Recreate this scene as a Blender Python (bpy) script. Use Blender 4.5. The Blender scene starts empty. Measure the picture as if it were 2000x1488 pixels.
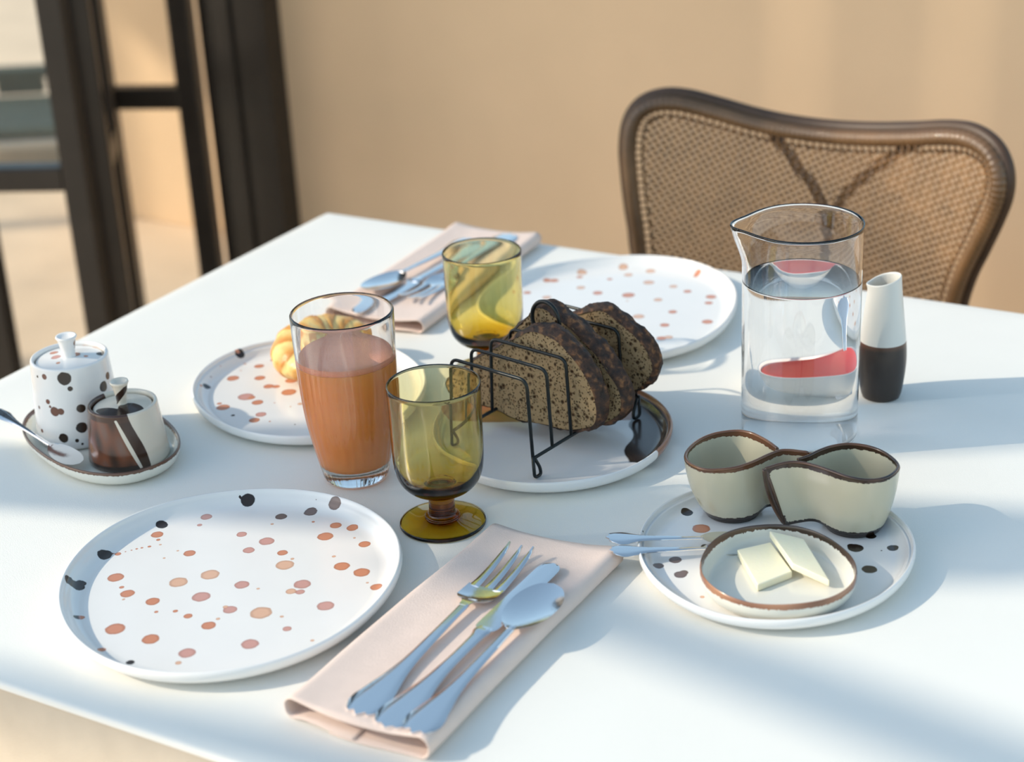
import bpy, bmesh, math, random
import numpy as np
from mathutils import Vector, Matrix, noise as mnoise

random.seed(7)
rng = np.random.default_rng(7)
C = bpy.context.scene
COL = C.collection
TZ = 0.75                       # height of the table top
R = math.radians
PI = math.pi

# ------------------------------------------------------------------ camera
cd = bpy.data.cameras.new('camera')
cam = bpy.data.objects.new('camera', cd)
COL.objects.link(cam)
_f = Vector((-0.47329402, 0.78309311, -0.40343272))
_r = Vector((0.86552384, 0.49860278, -0.04757884))
_d = Vector((0.16389401, -0.37169942, -0.91377147))
cam.matrix_world = Matrix(((_r.x, -_d.x, -_f.x, 1.26163829), (_r.y, -_d.y, -_f.y, -1.66760781), (_r.z, -_d.z, -_f.z, 1.427), (0, 0, 0, 1)))
cd.sensor_width = 36.0
cd.sensor_fit = 'HORIZONTAL'
cd.lens = 3431.6 / 2000 * 36
cd.clip_end = 100
cd.dof.use_dof = True
cd.dof.focus_distance = 1.42
cd.dof.aperture_fstop = 4.8
C.camera = cam

# ------------------------------------------------------------------ sky, sun, exposure
SUN_EL = R(32.5); SUN_AZ = R(34)
w = bpy.data.worlds.new('world'); C.world = w; w.use_nodes = True
nt = w.node_tree; nt.nodes.clear()
sky = nt.nodes.new('ShaderNodeTexSky'); sky.sky_type = 'NISHITA'
sky.sun_disc = False; sky.sun_elevation = SUN_EL; sky.sun_rotation = R(236)
sky.altitude = 100; sky.air_density = 1.0; sky.dust_density = 0.8; sky.ozone_density = 0.4
bg = nt.nodes.new('ShaderNodeBackground'); bg.inputs['Strength'].default_value = 0.20
wo = nt.nodes.new('ShaderNodeOutputWorld')
shs = nt.nodes.new('ShaderNodeHueSaturation'); shs.inputs['Hue'].default_value = 0.48; shs.inputs['Saturation'].default_value = 0.86   # slightly hazy, cyan sky
nt.links.new(sky.outputs[0], shs.inputs['Color']); nt.links.new(shs.outputs[0], bg.inputs[0]); nt.links.new(bg.outputs[0], wo.inputs[0])
sl = bpy.data.lights.new('sun', 'SUN'); sl.energy = 2.7; sl.angle = R(0.9); sl.color = (1.0, 0.89, 0.72)
so = bpy.data.objects.new('sun', sl); COL.objects.link(so)
SUN = Vector((math.cos(SUN_AZ) * math.cos(SUN_EL), math.sin(SUN_AZ) * math.cos(SUN_EL), -math.sin(SUN_EL)))   # travel direction
so.rotation_euler = SUN.to_track_quat('-Z', 'Y').to_euler(); so.location = (-3, -3, 4)
C.view_settings.view_transform = 'Standard'; C.view_settings.look = 'None'
C.view_settings.gamma = 1; C.view_settings.use_curve_mapping = False
C.view_settings.exposure = 0.34
C.cycles.use_denoising = True
C.cycles.max_bounces = 16; C.cycles.transmission_bounces = 14; C.cycles.transparent_max_bounces = 16
C.cycles.sample_clamp_indirect = 6.0
C.cycles.caustics_refractive = True

# ------------------------------------------------------------------ helpers
def lin(r, g, b):
    def c(v):
        v /= 255.0
        return v / 12.92 if v <= 0.04045 else ((v + 0.055) / 1.055) ** 2.4
    return (c(r), c(g), c(b), 1.0)

def tag(o, label=None, cat=None, group=None, kind=None):
    if label: o['label'] = label
    if cat: o['category'] = cat
    if group: o['group'] = group
    if kind: o['kind'] = kind
    return o

def obj(name, verts, faces, mat, parent=None, loc=(0, 0, 0), smooth=True, attrs=None):
    me = bpy.data.meshes.new(name)
    me.from_pydata([tuple(map(float, v)) for v in verts], [], [tuple(map(int, f)) for f in faces])
    if smooth:
        me.polygons.foreach_set('use_smooth', [True] * len(me.polygons))
    if attrs:
        for k, v in attrs.items():
            a = me.attributes.new(k, 'FLOAT', 'POINT')
            a.data.foreach_set('value', np.asarray(v, dtype=np.float32))
    me.update()
    if mat: me.materials.append(mat)
    o = bpy.data.objects.new(name, me); COL.objects.link(o)
    o.location = loc
    if parent: o.parent = parent
    return o

def empty(name, loc, rz=0.0):
    o = bpy.data.objects.new(name, None); COL.objects.link(o)
    o.location = loc; o.rotation_euler = (0, 0, rz); o.empty_display_size = 0.02
    return o

def copy_tree(o, parent=None):
    c = o.copy(); COL.objects.link(c)
    if parent: c.parent = parent
    for ch in list(o.children): copy_tree(ch, c)
    return c

class MB:
    """collects vertices and faces of ONE mesh"""
    def __init__(s): s.v = []; s.f = []; s.a = {}
    def add(s, v, f):
        n = len(s.v); s.v += [tuple(p) for p in v]; s.f += [tuple(i + n for i in q) for q in f]
    def box(s, x0, x1, y0, y1, z0, z1):
        s.add([(x0, y0, z0), (x1, y0, z0), (x1, y1, z0), (x0, y1, z0), (x0, y0, z1), (x1, y0, z1), (x1, y1, z1), (x0, y1, z1)],
              [(0, 3, 2, 1), (4, 5, 6, 7), (0, 1, 5, 4), (1, 2, 6, 5), (2, 3, 7, 6), (3, 0, 4, 7)])
    def tube(s, path, r, n=10, closed=False, cap=True):
        v, f = tube_geo(path, r, n, closed, cap); s.add(v, f)
    def build(s, name, mat, parent=None, loc=(0, 0, 0), smooth=True, bevel=0.0):
        o = obj(name, s.v, s.f, mat, parent, loc, smooth)
        if bevel:
            m = o.modifiers.new('bevel', 'BEVEL'); m.width = bevel; m.segments = 3; m.limit_method = 'ANGLE'; m.angle_limit = R(40)
            if smooth:
                o.data.set_sharp_from_angle(angle=R(40))
        return o

def tube_geo(path, r, n=10, closed=False, cap=True):
    P = [Vector(p) for p in path]; m = len(P)
    rad = r if hasattr(r, '__len__') else [r] * m
    T = []
    for i in range(m):
        a = P[(i - 1) % m] if (closed or i > 0) else P[i]
        b = P[(i + 1) % m] if (closed or i < m - 1) else P[i]
        t = (b - a); T.append(t.normalized() if t.length > 1e-9 else Vector((0, 0, 1)))
    up = Vector((0, 0, 1)) if abs(T[0].z) < 0.9 else Vector((1, 0, 0))
    N = (up - T[0] * up.dot(T[0])).normalized()
    v = []; f = []
    for i in range(m):
        if i: N = (N - T[i] * N.dot(T[i])).normalized()
        B = T[i].cross(N)
        for k in range(n):
            a = 2 * PI * k / n
            v.append(P[i] + (N * math.cos(a) + B * math.sin(a)) * rad[i])
    for i in range(m if closed else m - 1):
        j = (i + 1) % m
        for k in range(n):
            f.append((i * n + k, i * n + (k + 1) % n, j * n + (k + 1) % n, j * n + k))
    if cap and not closed:
        f.append(tuple(range(n - 1, -1, -1))); f.append(tuple((m - 1) * n + k for k in range(n)))
    return v, f

def round_path(pts, r, n=5):
    """polyline with rounded corners"""
    P = [Vector(p) for p in pts]; out = [P[0]]
    for i in range(1, len(P) - 1):
        a, b, c = P[i - 1], P[i], P[i + 1]
        u = (a - b).normalized(); w_ = (c - b).normalized()
        rr = min(r, (a - b).length * .45, (c - b).length * .45)
        p0 = b + u * rr; p1 = b + w_ * rr
        for k in range(n + 1):
            t = k / n; out.append(p0 * (1 - t) ** 2 + b * 2 * t * (1 - t) + p1 * t * t)
    out.append(P[-1]); return out

def catmull(pts, n, closed=False):
    P = np.asarray(pts, float); m = len(P); out = []
    seg = m if closed else m - 1
    for i in range(seg):
        p1 = P[i]; p2 = P[(i + 1) % m]
        p0 = P[(i - 1) % m] if (closed or i > 0) else 2 * p1 - p2
        p3 = P[(i + 2) % m] if (closed or i < m - 2) else 2 * p2 - p1
        for k in range(n):
            t = k / n
            out.append(.5 * (2 * p1 + (p2 - p0) * t + (2 * p0 - 5 * p1 + 4 * p2 - p3) * t * t + (3 * p1 - p0 - 3 * p2 + p3) * t ** 3))
    if not closed: out.append(P[-1])
    return np.array(out)

def resample(P, n, closed=False):
    P = np.asarray(P, float)
    if closed: P = np.vstack([P, P[:1]])
    d = np.r_[0, np.cumsum(np.linalg.norm(np.diff(P, axis=0), axis=1))]
    t = np.linspace(0, d[-1], n + (1 if closed else 0))
    if closed: t = t[:-1]
    return np.stack([np.interp(t, d, P[:, k]) for k in range(P.shape[1])], 1)

def lathe_geo(prof, n=64, rad=None):
    """prof: (r, z) from start to end; a point with r=0 becomes a pole.  rad(theta, z) multiplies r"""
    v = []; f = []; rows = []
    for r, z in prof:
        if r < 1e-7:
            rows.append([len(v)]); v.append((0, 0, z))
        else:
            row = []
            for k in range(n):
                a = 2 * PI * k / n; q = r * (rad(a, z) if rad else 1)
                row.append(len(v)); v.append((q * math.cos(a), q * math.sin(a), z))
            rows.append(row)
    for a, b in zip(rows[:-1], rows[1:]):
        if len(a) == 1 and len(b) == 1: continue
        for k in range(n):
            k2 = (k + 1) % n
            if len(a) == 1: f.append((a[0], b[k2], b[k]))
            elif len(b) == 1: f.append((a[k], a[k2], b[0]))
            else: f.append((a[k], a[k2], b[k2], b[k]))
    return v, f

def lathe(name, prof, mat, parent=None, loc=(0, 0, 0), n=64, rad=None, attrs=None):
    v, f = lathe_geo(prof, n, rad)
    return obj(name, v, f, mat, parent, loc, True, attrs(np.array(v)) if attrs else None)

def arc(cx, cz, r, a0, a1, n=6):
    return [(cx + r * math.cos(R(a0 + (a1 - a0) * i / n)), cz + r * math.sin(R(a0 + (a1 - a0) * i / n))) for i in range(n + 1)]

# ------------------------------------------------------------------ materials
def new_mat(name):
    m = bpy.data.materials.new(name); m.use_nodes = True
    t = m.node_tree; b = t.nodes['Principled BSDF']
    return m, t, b

def mat(name, col, rough=.5, metal=0., bump=0., bscale=200., var=0., vscale=20., spec=.5, coat=0., sheen=0., stretch=None, sss=0.):
    m, t, b = new_mat(name)
    b.inputs['Roughness'].default_value = rough; b.inputs['Metallic'].default_value = metal
    b.inputs['Specular IOR Level'].default_value = spec; b.inputs['Coat Weight'].default_value = coat
    b.inputs['Sheen Weight'].default_value = sheen
    b.inputs['Base Color'].default_value = col
    tc = t.nodes.new('ShaderNodeTexCoord'); vec = tc.outputs['Object']
    if stretch:
        mp = t.nodes.new('ShaderNodeMapping'); mp.inputs['Scale'].default_value = stretch
        t.links.new(vec, mp.inputs[0]); vec = mp.outputs[0]
    if var:
        n = t.nodes.new('ShaderNodeTexNoise'); n.inputs['Scale'].default_value = vscale; n.inputs['Detail'].default_value = 5
        t.links.new(vec, n.inputs['Vector'])
        mx = t.nodes.new('ShaderNodeMix'); mx.data_type = 'RGBA'
        mx.inputs[6].default_value = tuple(c * (1 - var) for c in col[:3]) + (1,)
        mx.inputs[7].default_value = tuple(min(1, c * (1 + var)) for c in col[:3]) + (1,)
        mr = t.nodes.new('ShaderNodeMapRange'); mr.inputs[1].default_value = .3; mr.inputs[2].default_value = .7
        t.links.new(n.outputs['Fac'], mr.inputs[0]); t.links.new(mr.outputs[0], mx.inputs[0]); t.links.new(mx.outputs[2], b.inputs['Base Color'])
    if bump:
        n = t.nodes.new('ShaderNodeTexNoise'); n.inputs['Scale'].default_value = bscale; n.inputs['Detail'].default_value = 6
        t.links.new(vec, n.inputs['Vector'])
        bp = t.nodes.new('ShaderNodeBump'); bp.inputs['Strength'].default_value = bump; bp.inputs['Distance'].default_value = .002
        t.links.new(n.outputs['Fac'], bp.inputs['Height']); t.links.new(bp.outputs[0], b.inputs['Normal'])
    if sss:
        b.inputs['Subsurface Weight'].default_value = sss; b.inputs['Subsurface Radius'].default_value = (1, .5, .25); b.inputs['Subsurface Scale'].default_value = .01
    return m

TINTS = [(0.0, (216, 172, 144)), (0.3, (201, 134, 103)), (0.55, (200, 150, 138)), (0.75, (112, 92, 84)), (0.88, (112, 66, 44)), (1.0, (46, 33, 24))]
def ceramic(name, base, rough=.22, amp=.25, nscale=220., speck=True, edge=True, tints=TINTS):
    """glazed stoneware: attributes spot (>0 inside a glaze mark) and tint (glaze tone; on plate dots also reflected light)"""
    m, t, b = new_mat(name); L = t.links
    b.inputs['Roughness'].default_value = rough; b.inputs['Coat Weight'].default_value = .3; b.inputs['Coat Roughness'].default_value = .08
    tc = t.nodes.new('ShaderNodeTexCoord')
    a1 = t.nodes.new('ShaderNodeAttribute'); a1.attribute_name = 'spot'
    a2 = t.nodes.new('ShaderNodeAttribute'); a2.attribute_name = 'tint'
    n = t.nodes.new('ShaderNodeTexNoise'); n.inputs['Scale'].default_value = nscale; n.inputs['Detail'].default_value = 3
    L.new(tc.outputs['Object'], n.inputs['Vector'])
    ma = t.nodes.new('ShaderNodeMath'); ma.operation = 'MULTIPLY_ADD'; ma.inputs[1].default_value = amp; ma.inputs[2].default_value = -amp / 2
    L.new(n.outputs['Fac'], ma.inputs[0])
    ad = t.nodes.new('ShaderNodeMath'); ad.operation = 'ADD'; L.new(ma.outputs[0], ad.inputs[0]); L.new(a1.outputs['Fac'], ad.inputs[1])
    mr = t.nodes.new('ShaderNodeMapRange'); mr.interpolation_type = 'SMOOTHSTEP'; mr.inputs[1].default_value = -.02; mr.inputs[2].default_value = .10
    L.new(ad.outputs[0], mr.inputs[0])
    rp = t.nodes.new('ShaderNodeValToRGB'); L.new(a2.outputs['Fac'], rp.inputs[0])
    e = rp.color_ramp.elements
    for i, (p, c) in enumerate(tints):
        if i < 2: e[i].position = p if i == 0 else p
        else: e.new(p)
        e[i].color = lin(*c)
    # a slightly darker ring near the edge of each mark
    col = rp.outputs[0]
    if edge:
        er = t.nodes.new('ShaderNodeMapRange'); er.inputs[1].default_value = .05; er.inputs[2].default_value = .4; er.inputs[3].default_value = .82; er.inputs[4].default_value = 1.08
        L.new(ad.outputs[0], er.inputs[0])
        hs = t.nodes.new('ShaderNodeHueSaturation'); L.new(er.outputs[0], hs.inputs['Value']); L.new(col, hs.inputs['Color']); col = hs.outputs[0]
    n2 = t.nodes.new('ShaderNodeTexNoise'); n2.inputs['Scale'].default_value = 30; L.new(tc.outputs['Object'], n2.inputs['Vector'])
    bm = t.nodes.new('ShaderNodeMix'); bm.data_type = 'RGBA'
    bm.inputs[6].default_value = tuple(c * .96 for c in base[:3]) + (1,); bm.inputs[7].default_value = base
    L.new(n2.outputs['Fac'], bm.inputs[0])
    mx = t.nodes.new('ShaderNodeMix'); mx.data_type = 'RGBA'
    L.new(mr.outputs[0], mx.inputs[0]); L.new(bm.outputs[2], mx.inputs[6]); L.new(col, mx.inputs[7])
    L.new(mx.outputs[2], b.inputs['Base Color'])
    bp = t.nodes.new('ShaderNodeBump'); bp.inputs['Strength'].default_value = .08; bp.inputs['Distance'].default_value = .002
    L.new(n2.outputs['Fac'], bp.inputs['Height']); L.new(bp.outputs[0], b.inputs['Normal'])
    return m

def glass(name, ior=1.5, absorb=None, density=0., tint=(1, 1, 1, 1), rough=0.):
    m, t, b = new_mat(name)
    b.inputs['Base Color'].default_value = tint; b.inputs['Roughness'].default_value = rough
    b.inputs['Transmission Weight'].default_value = 1.; b.inputs['IOR'].default_value = ior
    if absorb:
        va = t.nodes.new('ShaderNodeVolumeAbsorption'); va.inputs['Color'].default_value = absorb; va.inputs['Density'].default_value = density
        t.links.new(va.outputs[0], t.nodes['Material Output'].inputs['Volume'])
    return m

def pane_mat(name, tint):
    """flat window glass: see-through with a Fresnel reflection"""
    m, t, b = new_mat(name); t.nodes.remove(b)
    tr = t.nodes.new('ShaderNodeBsdfTransparent'); tr.inputs[0].default_value = tint
    gl = t.nodes.new('ShaderNodeBsdfGlossy'); gl.inputs['Roughness'].default_value = .02
    fr = t.nodes.new('ShaderNodeFresnel'); fr.inputs[0].default_value = 1.5
    mx = t.nodes.new('ShaderNodeMixShader')
    t.links.new(fr.outputs[0], mx.inputs[0]); t.links.new(tr.outputs[0], mx.inputs[1]); t.links.new(gl.outputs[0], mx.inputs[2])
    t.links.new(mx.outputs[0], t.nodes['Material Output'].inputs['Surface'])
    return m

M = {}
M['plaster'] = mat('plaster_warm', lin(228, 196, 158), .85, bump=.15, bscale=40, var=.05, vscale=3)
M['floor'] = mat('paving_beige', lin(228, 204, 174), .8, bump=.2, bscale=60, var=.08, vscale=6)
M['dark_paint'] = mat('dark_painted_wood', lin(42, 36, 31), .35, bump=.1, bscale=90, var=.2, vscale=15)
M['cloth'] = mat('white_table_cloth', lin(240, 237, 228), .5, bump=.12, bscale=900, var=.015, vscale=8, sheen=.1)
M['linen'] = mat('beige_linen', lin(206, 192, 172), .9, bump=.25, bscale=700, var=.05, vscale=30)
M['napkin'] = mat('peach_napkin_linen', lin(230, 207, 193), .9, bump=.3, bscale=1200, var=.03, vscale=60, sheen=.2)
M['wood'] = mat('table_wood', lin(120, 84, 52), .5, bump=.1, var=.2, vscale=12, stretch=(1, 12, 12))
M['white_glaze'] = ceramic('speckled_white_glaze', lin(240, 237, 232))
M['rim_glaze'] = ceramic('cream_glaze_brown_rim', lin(230, 227, 214), amp=1.1, nscale=380., edge=False, tints=[(0.0, (184, 136, 104)), (0.5, (150, 104, 78)), (0.8, (108, 74, 54)), (1.0, (58, 43, 35))])
M['cup_glaze'] = ceramic('celadon_glaze_brown_rim', lin(200, 193, 168), amp=1.3, nscale=420., tints=[(0.0, (190, 150, 110)), (0.3, (160, 110, 72)), (0.55, (132, 92, 62)), (0.75, (104, 68, 46)), (0.88, (82, 56, 40)), (1.0, (40, 28, 20))])
M['drip_glaze'] = ceramic('dripped_brown_glaze', lin(226, 216, 198), amp=.12, nscale=160., edge=False)
M['dip_glaze'] = ceramic('dipped_bread_plate_glaze', lin(236, 233, 230), amp=.1, nscale=90., edge=False, tints=[(0.0, (190, 140, 100)), (0.3, (170, 110, 76)), (0.55, (150, 100, 72)), (0.75, (100, 80, 68)), (0.88, (92, 68, 54)), (1.0, (58, 46, 40))])
M['bottle_glaze'] = ceramic('half_dipped_bottle_glaze', lin(222, 221, 214), rough=.45, amp=.06, nscale=400., edge=False, tints=[(0.0, (160, 110, 80)), (0.3, (140, 90, 66)), (0.55, (100, 66, 48)), (0.75, (80, 54, 38)), (0.88, (64, 44, 32)), (1.0, (46, 34, 26))])
M['steel'] = mat('polished_steel', (.82, .82, .83, 1), .10, 1., bump=.02, bscale=400)
M['amber'] = glass('amber_glass', 1.5, (.87, .75, .0, 1), 400.)
M['clear'] = glass('clear_glass', 1.5, (.93, .98, .96, 1), 6.)
M['water'] = glass('water', 1.333)
M['pane'] = pane_mat('window_glass', (.96, .96, .95, 1))
M['juice'] = mat('grapefruit_juice', lin(255, 164, 84), .35, sss=.25, var=.03, vscale=60)
M['froth'] = mat('juice_froth', lin(255, 172, 138), .5, bump=.3, bscale=900, var=.04, vscale=300, sss=.1)
M['wire'] = mat('black_wire', lin(26, 32, 32), .35, .3, bump=.05)
M['butter'] = mat('butter', lin(255, 245, 212), .4, sss=.15, bump=.1, bscale=300)
M['rattan'] = mat('rattan_strip', lin(134, 98, 62), .32, var=.35, coat=.3, vscale=40, bump=.1)
M['rattan_dark'] = mat('rattan_wound_rim', lin(112, 82, 52), .35, var=.6, coat=.3, vscale=9, bump=.2, bscale=300)
M['rattan_support'] = mat('rattan_support', lin(70, 50, 34), .5, var=.2, vscale=30)
M['canvas'] = mat('sun_blocker_canvas', lin(226, 218, 204), .9)
M['jam'] = mat('added_red_jam', lin(226, 34, 6), .6, spec=.05)
M['bench_green'] = mat('bench_cushion', lin(42, 62, 58), .8, var=.2)
M['bench_metal'] = mat('bench_metal', lin(170, 172, 170), .3, .6)

# ================================================================== setting
fl = MB(); fl.box(-16, 12, -10, 16, -.06, 0); tag(fl.build('floor', M['floor'], smooth=False), kind='structure')
wl = MB(); wl.box(-.93, 3.4, 1.024, 1.18, 0, .98); wl.box(-.93, 3.4, 1.004, 1.20, .98, 1.02)
tag(wl.build('wall_back', M['plaster'], smooth=False, bevel=.006), kind='structure')
# door post at the left end of the wall
tr = MB(); tr.box(-1.005, -.93, .97, 1.18, 0, 2.3); tr.box(-.93, -.843, .97, 1.024, 0, 2.3); tr.box(-.965, -.92, .962, .97, 0, 2.3)
tag(tr.build('trim_1', M['dark_paint'], smooth=False, bevel=.004), kind='structure')
wl = MB(); wl.box(-2.02, -1.02, 1.62, 1.74, 0, 1.25); tag(wl.build('wall_left', M['plaster'], smooth=False, bevel=.005), kind='structure')
GAPS = [(.214, 1.024), (.482, 1.024)]        # where the light through the gaps meets the wall
# unseen blocker, added to keep the sun off the back wall and the chair
cz = empty('sun_blocker_rig', (0, 0, 0)); tag(cz, kind='structure')
def clip(poly, n, d):                                                   # keep the side where n.p <= d
    out = []
    for i in range(len(poly)):
        p, q = poly[i], poly[(i + 1) % len(poly)]; fp = p[0] * n[0] + p[1] * n[1] - d; fq = q[0] * n[0] + q[1] * n[1] - d
        if fp <= 0: out.append(p)
        if (fp < 0 < fq) or (fq < 0 < fp):
            t = fp / (fp - fq); out.append((p[0] + (q[0] - p[0]) * t, p[1] + (q[1] - p[1]) * t))
    return out
# blocker cut in three lengths; gaps added to streak the wall with light
nn_ = (-math.sin(SUN_AZ), math.cos(SUN_AZ))
cuts = [-9.] + sorted([p_[0] * nn_[0] + p_[1] * nn_[1] for p_ in GAPS]) + [9.]
for rect in ([(-5.3, -1.55), (-2.2, -1.55), (-2.2, -.4), (-5.3, -.4)], [(-5.3, -2.05), (-2.62, -2.05), (-2.62, -1.55), (-5.3, -1.55)]):
    for c0, c1 in zip(cuts[:-1], cuts[1:]):
        q = clip(clip(rect, nn_, c1 - .006), (-nn_[0], -nn_[1]), -c0 - .006)
        if len(q) < 3: continue
        m = len(q); cp = MB(); cp.add([(x, y, 3.20) for x, y in q] + [(x, y, 3.23) for x, y in q], [tuple(range(m - 1, -1, -1)), tuple(range(m, 2 * m))] + [(i, (i + 1) % m, (i + 1) % m + m, i + m) for i in range(m)])
        cp.build('sun_blocker', M['canvas'], cz, smooth=False)
for x, y in ((-2.6, -.62), (-5.2, -.62), (-5.2, -1.8)):  # unseen supports holding up the added blocker
    b_ = MB(); b_.box(x - .03, x + .03, y - .03, y + .03, 0, 3.2); b_.build('unseen_post', M['dark_paint'], cz, smooth=False, bevel=.004)
def stick(name, S0, S1, t0, t1, w0, w1):
    """unseen beam, added so its shadow falls between S0 and S1 on the table top"""
    a = Vector((S0[0], S0[1], TZ)) - SUN * t0; b = Vector((S1[0], S1[1], TZ)) - SUN * t1
    if name == 'unseen_post': a = a + (a - b) * (a.z / (b.z - a.z))            # runs down to the ground
    m_ = MB(); m_.tube([a, b], [w0 / 2, w1 / 2], 4); m_.build(name, M['dark_paint'], cz, smooth=False)
stick('unseen_post', (.127, -.715), (.95, -.225), 2.0, 3.15, .09, .13)
stick('unseen_post', (.15, -.715), (1.02, -.455), 2.0, 3.10, .08, .12)
stick('shadow_bar', (.60, -.665), (1.30, -.785), 2.6, 2.6, .065, .065)  # unseen bars added only to cast soft shadow bands
stick('shadow_bar', (-.4, -1.06), (.70, -.925), 2.6, 2.6, .07, .05)

def door(name, P0, P1, z_top=2.25, stile=.05, rails=((.02, .10), (.545, .588), (1.2, 1.243), (2.2, 2.25))):
    L = math.hypot(P1[0] - P0[0], P1[1] - P0[1])
    d = empty(name, (P0[0], P0[1], 0), math.atan2(P1[1] - P0[1], P1[0] - P0[0])); tag(d, kind='structure')
    for x in (0, L - stile):
        s = MB(); s.box(x, x + stile, -.022, .022, .012, z_top); s.build('stile', M['dark_paint'], d, smooth=False, bevel=.004)
    for a, b in rails:
        s = MB(); s.box(stile, L - stile, -.02, .02, a, b); s.build('rail', M['dark_paint'], d, smooth=False, bevel=.004)
    for (a, b), (c, e) in zip(rails[:-1], rails[1:]):
        s = MB(); s.box(stile, L - stile, -.003, .003, b, c); s.build('pane', M['pane'], d, smooth=False)
    return d
door('door_1', (-1.058, .367), (-.849, .463), stile=.043)
door('door_2', (-.868, .505), (-1.010, .685), stile=.043)
door('door_3', (-1.030, .705), (-1.205, .872), stile=.043)
door('door_4', (-1.222, .880), (-1.011, .961), stile=.043)
door('door_5', (-1.075, .350), (-1.235, .185), stile=.043)

# blurred bench outdoors, seen through the glass of the left door
bn = empty('garden_bench', (-2.50, 1.95, 0), R(32)); bn.scale = (1, 1, .5)
tag(bn, 'low dark green garden bench with pale metal rails behind the left door glass', 'bench')
for x in (-.30, .30):
    for y in (-.2, .2):
        b_ = MB(); b_.box(x - .02, x + .02, y - .02, y + .02, 0, .20); b_.build('leg', M['bench_metal'], bn, smooth=False, bevel=.003)
b_ = MB(); b_.box(-.35, .35, -.24, .24, .20, .24); b_.build('seat_frame', M['bench_metal'], bn, smooth=False, bevel=.005)
b_ = MB(); b_.box(-.33, .33, -.22, .18, .24, .30); b_.build('seat_cushion', M['bench_green'], bn, smooth=False, bevel=.02)
for i in range(4):
    b_ = MB(); b_.box(-.32 + i * .168, -.18 + i * .168, .18, .22, .30, .40); b_.build('slat', M['bench_green'], bn, smooth=False, bevel=.004)
b_ = MB(); b_.box(-.35, .35, .17, .23, .40, .46); b_.build('back_rail', M['bench_green'], bn, smooth=False, bevel=.01)

# ================================================================== table and cloth
tb = empty('dining_table', (0, 0, 0)); tag(tb, 'rectangular breakfast table under a white cloth, beside the wicker chair', 'table')
b_ = MB(); b_.box(.01, 1.79, -.94, -.01, TZ - .035, TZ - .003); b_.build('tabletop', M['wood'], tb, smooth=False, bevel=.004)
for x in (.08, 1.72):
    for y in (-.87, -.08):
        b_ = MB(); b_.box(x - .03, x + .03, y - .03, y + .03, 0, TZ - .035); b_.build('leg', M['wood'], tb, smooth=False, bevel=.004)

def cloth():
    e = empty('tablecloth', (0, 0, 0)); tag(e, 'white cloth covering the breakfast table top', 'tablecloth')
    # top sheet with softly rounded edges and a short turn-down
    x0, x1, y0, y1, r = 0., 1.8, -.953, 0., .006
    nx, ny = 120, 64
    xs = np.linspace(x0, x1, nx); ys = np.linspace(y0, y1, ny)
    v = []; f = []
    for j in range(ny):
        for i in range(nx):
            x, y = xs[i], ys[j]
            # corners slightly rounded
            z = TZ
            v.append((x, y, z))
    for j in range(ny - 1):
        for i in range(nx - 1):
            a = j * nx + i; f.append((a, a + 1, a + nx + 1, a + nx))
    per = [j * nx for j in range(ny)][::-1] + list(range(1, nx)) + [j * nx + nx - 1 for j in range(1, ny)] + [(ny - 1) * nx + i for i in range(nx - 2, 0, -1)]
    n = len(per); prev = per
    for k, (o, dz) in enumerate([(.0022, -.0006), (.0036, -.002), (.0042, -.0048)]):
        row = []
        for i in per:
            x, y, z = v[i]; dx = (-1 if x <= x0 + 1e-6 else (1 if x >= x1 - 1e-6 else 0)); dy = (-1 if y <= y0 + 1e-6 else (1 if y >= y1 - 1e-6 else 0))
            row.append(len(v)); s = .7 if dx and dy else 1
            v.append((x + dx * o * s, y + dy * o * s, TZ + dz))
        for a in range(n):
            b = (a + 1) % n; f.append((prev[b], prev[a], row[a], row[b]))
        prev = row
    obj('cloth_top', v, f, M['cloth'], e)
    # linen skirt falling below the white sheet, in soft folds
    L = [(x0, y) for y in np.linspace(y1, y0, 90)] + [(x, y0) for x in np.linspace(x0, x1, 170)][1:] + [(x1, y) for y in np.linspace(y0, y1, 90)][1:]
    L += [(x, y1) for x in np.linspace(x1, x0, 170)][1:-1]
    m = len(L); v = []; f = []; rows = 12
    for k in range(rows):
        t = k / (rows - 1)
        for i, (x, y) in enumerate(L):
            dx = (-1 if x <= x0 + 1e-6 else (1 if x >= x1 - 1e-6 else 0)); dy = (-1 if y <= y0 + 1e-6 else (1 if y >= y1 - 1e-6 else 0))
            s = i * .0208
            fold = .010 * math.sin(s * 9 + .8 * math.sin(s * 3.1)) + .005 * math.sin(s * 23 + 1.7 + 2 * t)
            o = .0022 + .003 * min(1, t * 9) + max(0, t ** .8) * (.016 + fold) if dy <= 0 or dx else .0022 + t * .01
            q = .72 if dx and dy else 1
            v.append((x + dx * o * q, y + dy * o * q, TZ - .0036 - .255 * t))
    for k in range(rows - 1):
        for i in range(m):
            j = (i + 1) % m; f.append((k * m + j, k * m + i, (k + 1) * m + i, (k + 1) * m + j))
    o = obj('cloth_skirt', v, f, M['linen'], e); o['label'] = 'beige linen skirt hanging in folds below the white cloth'
cloth()

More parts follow.
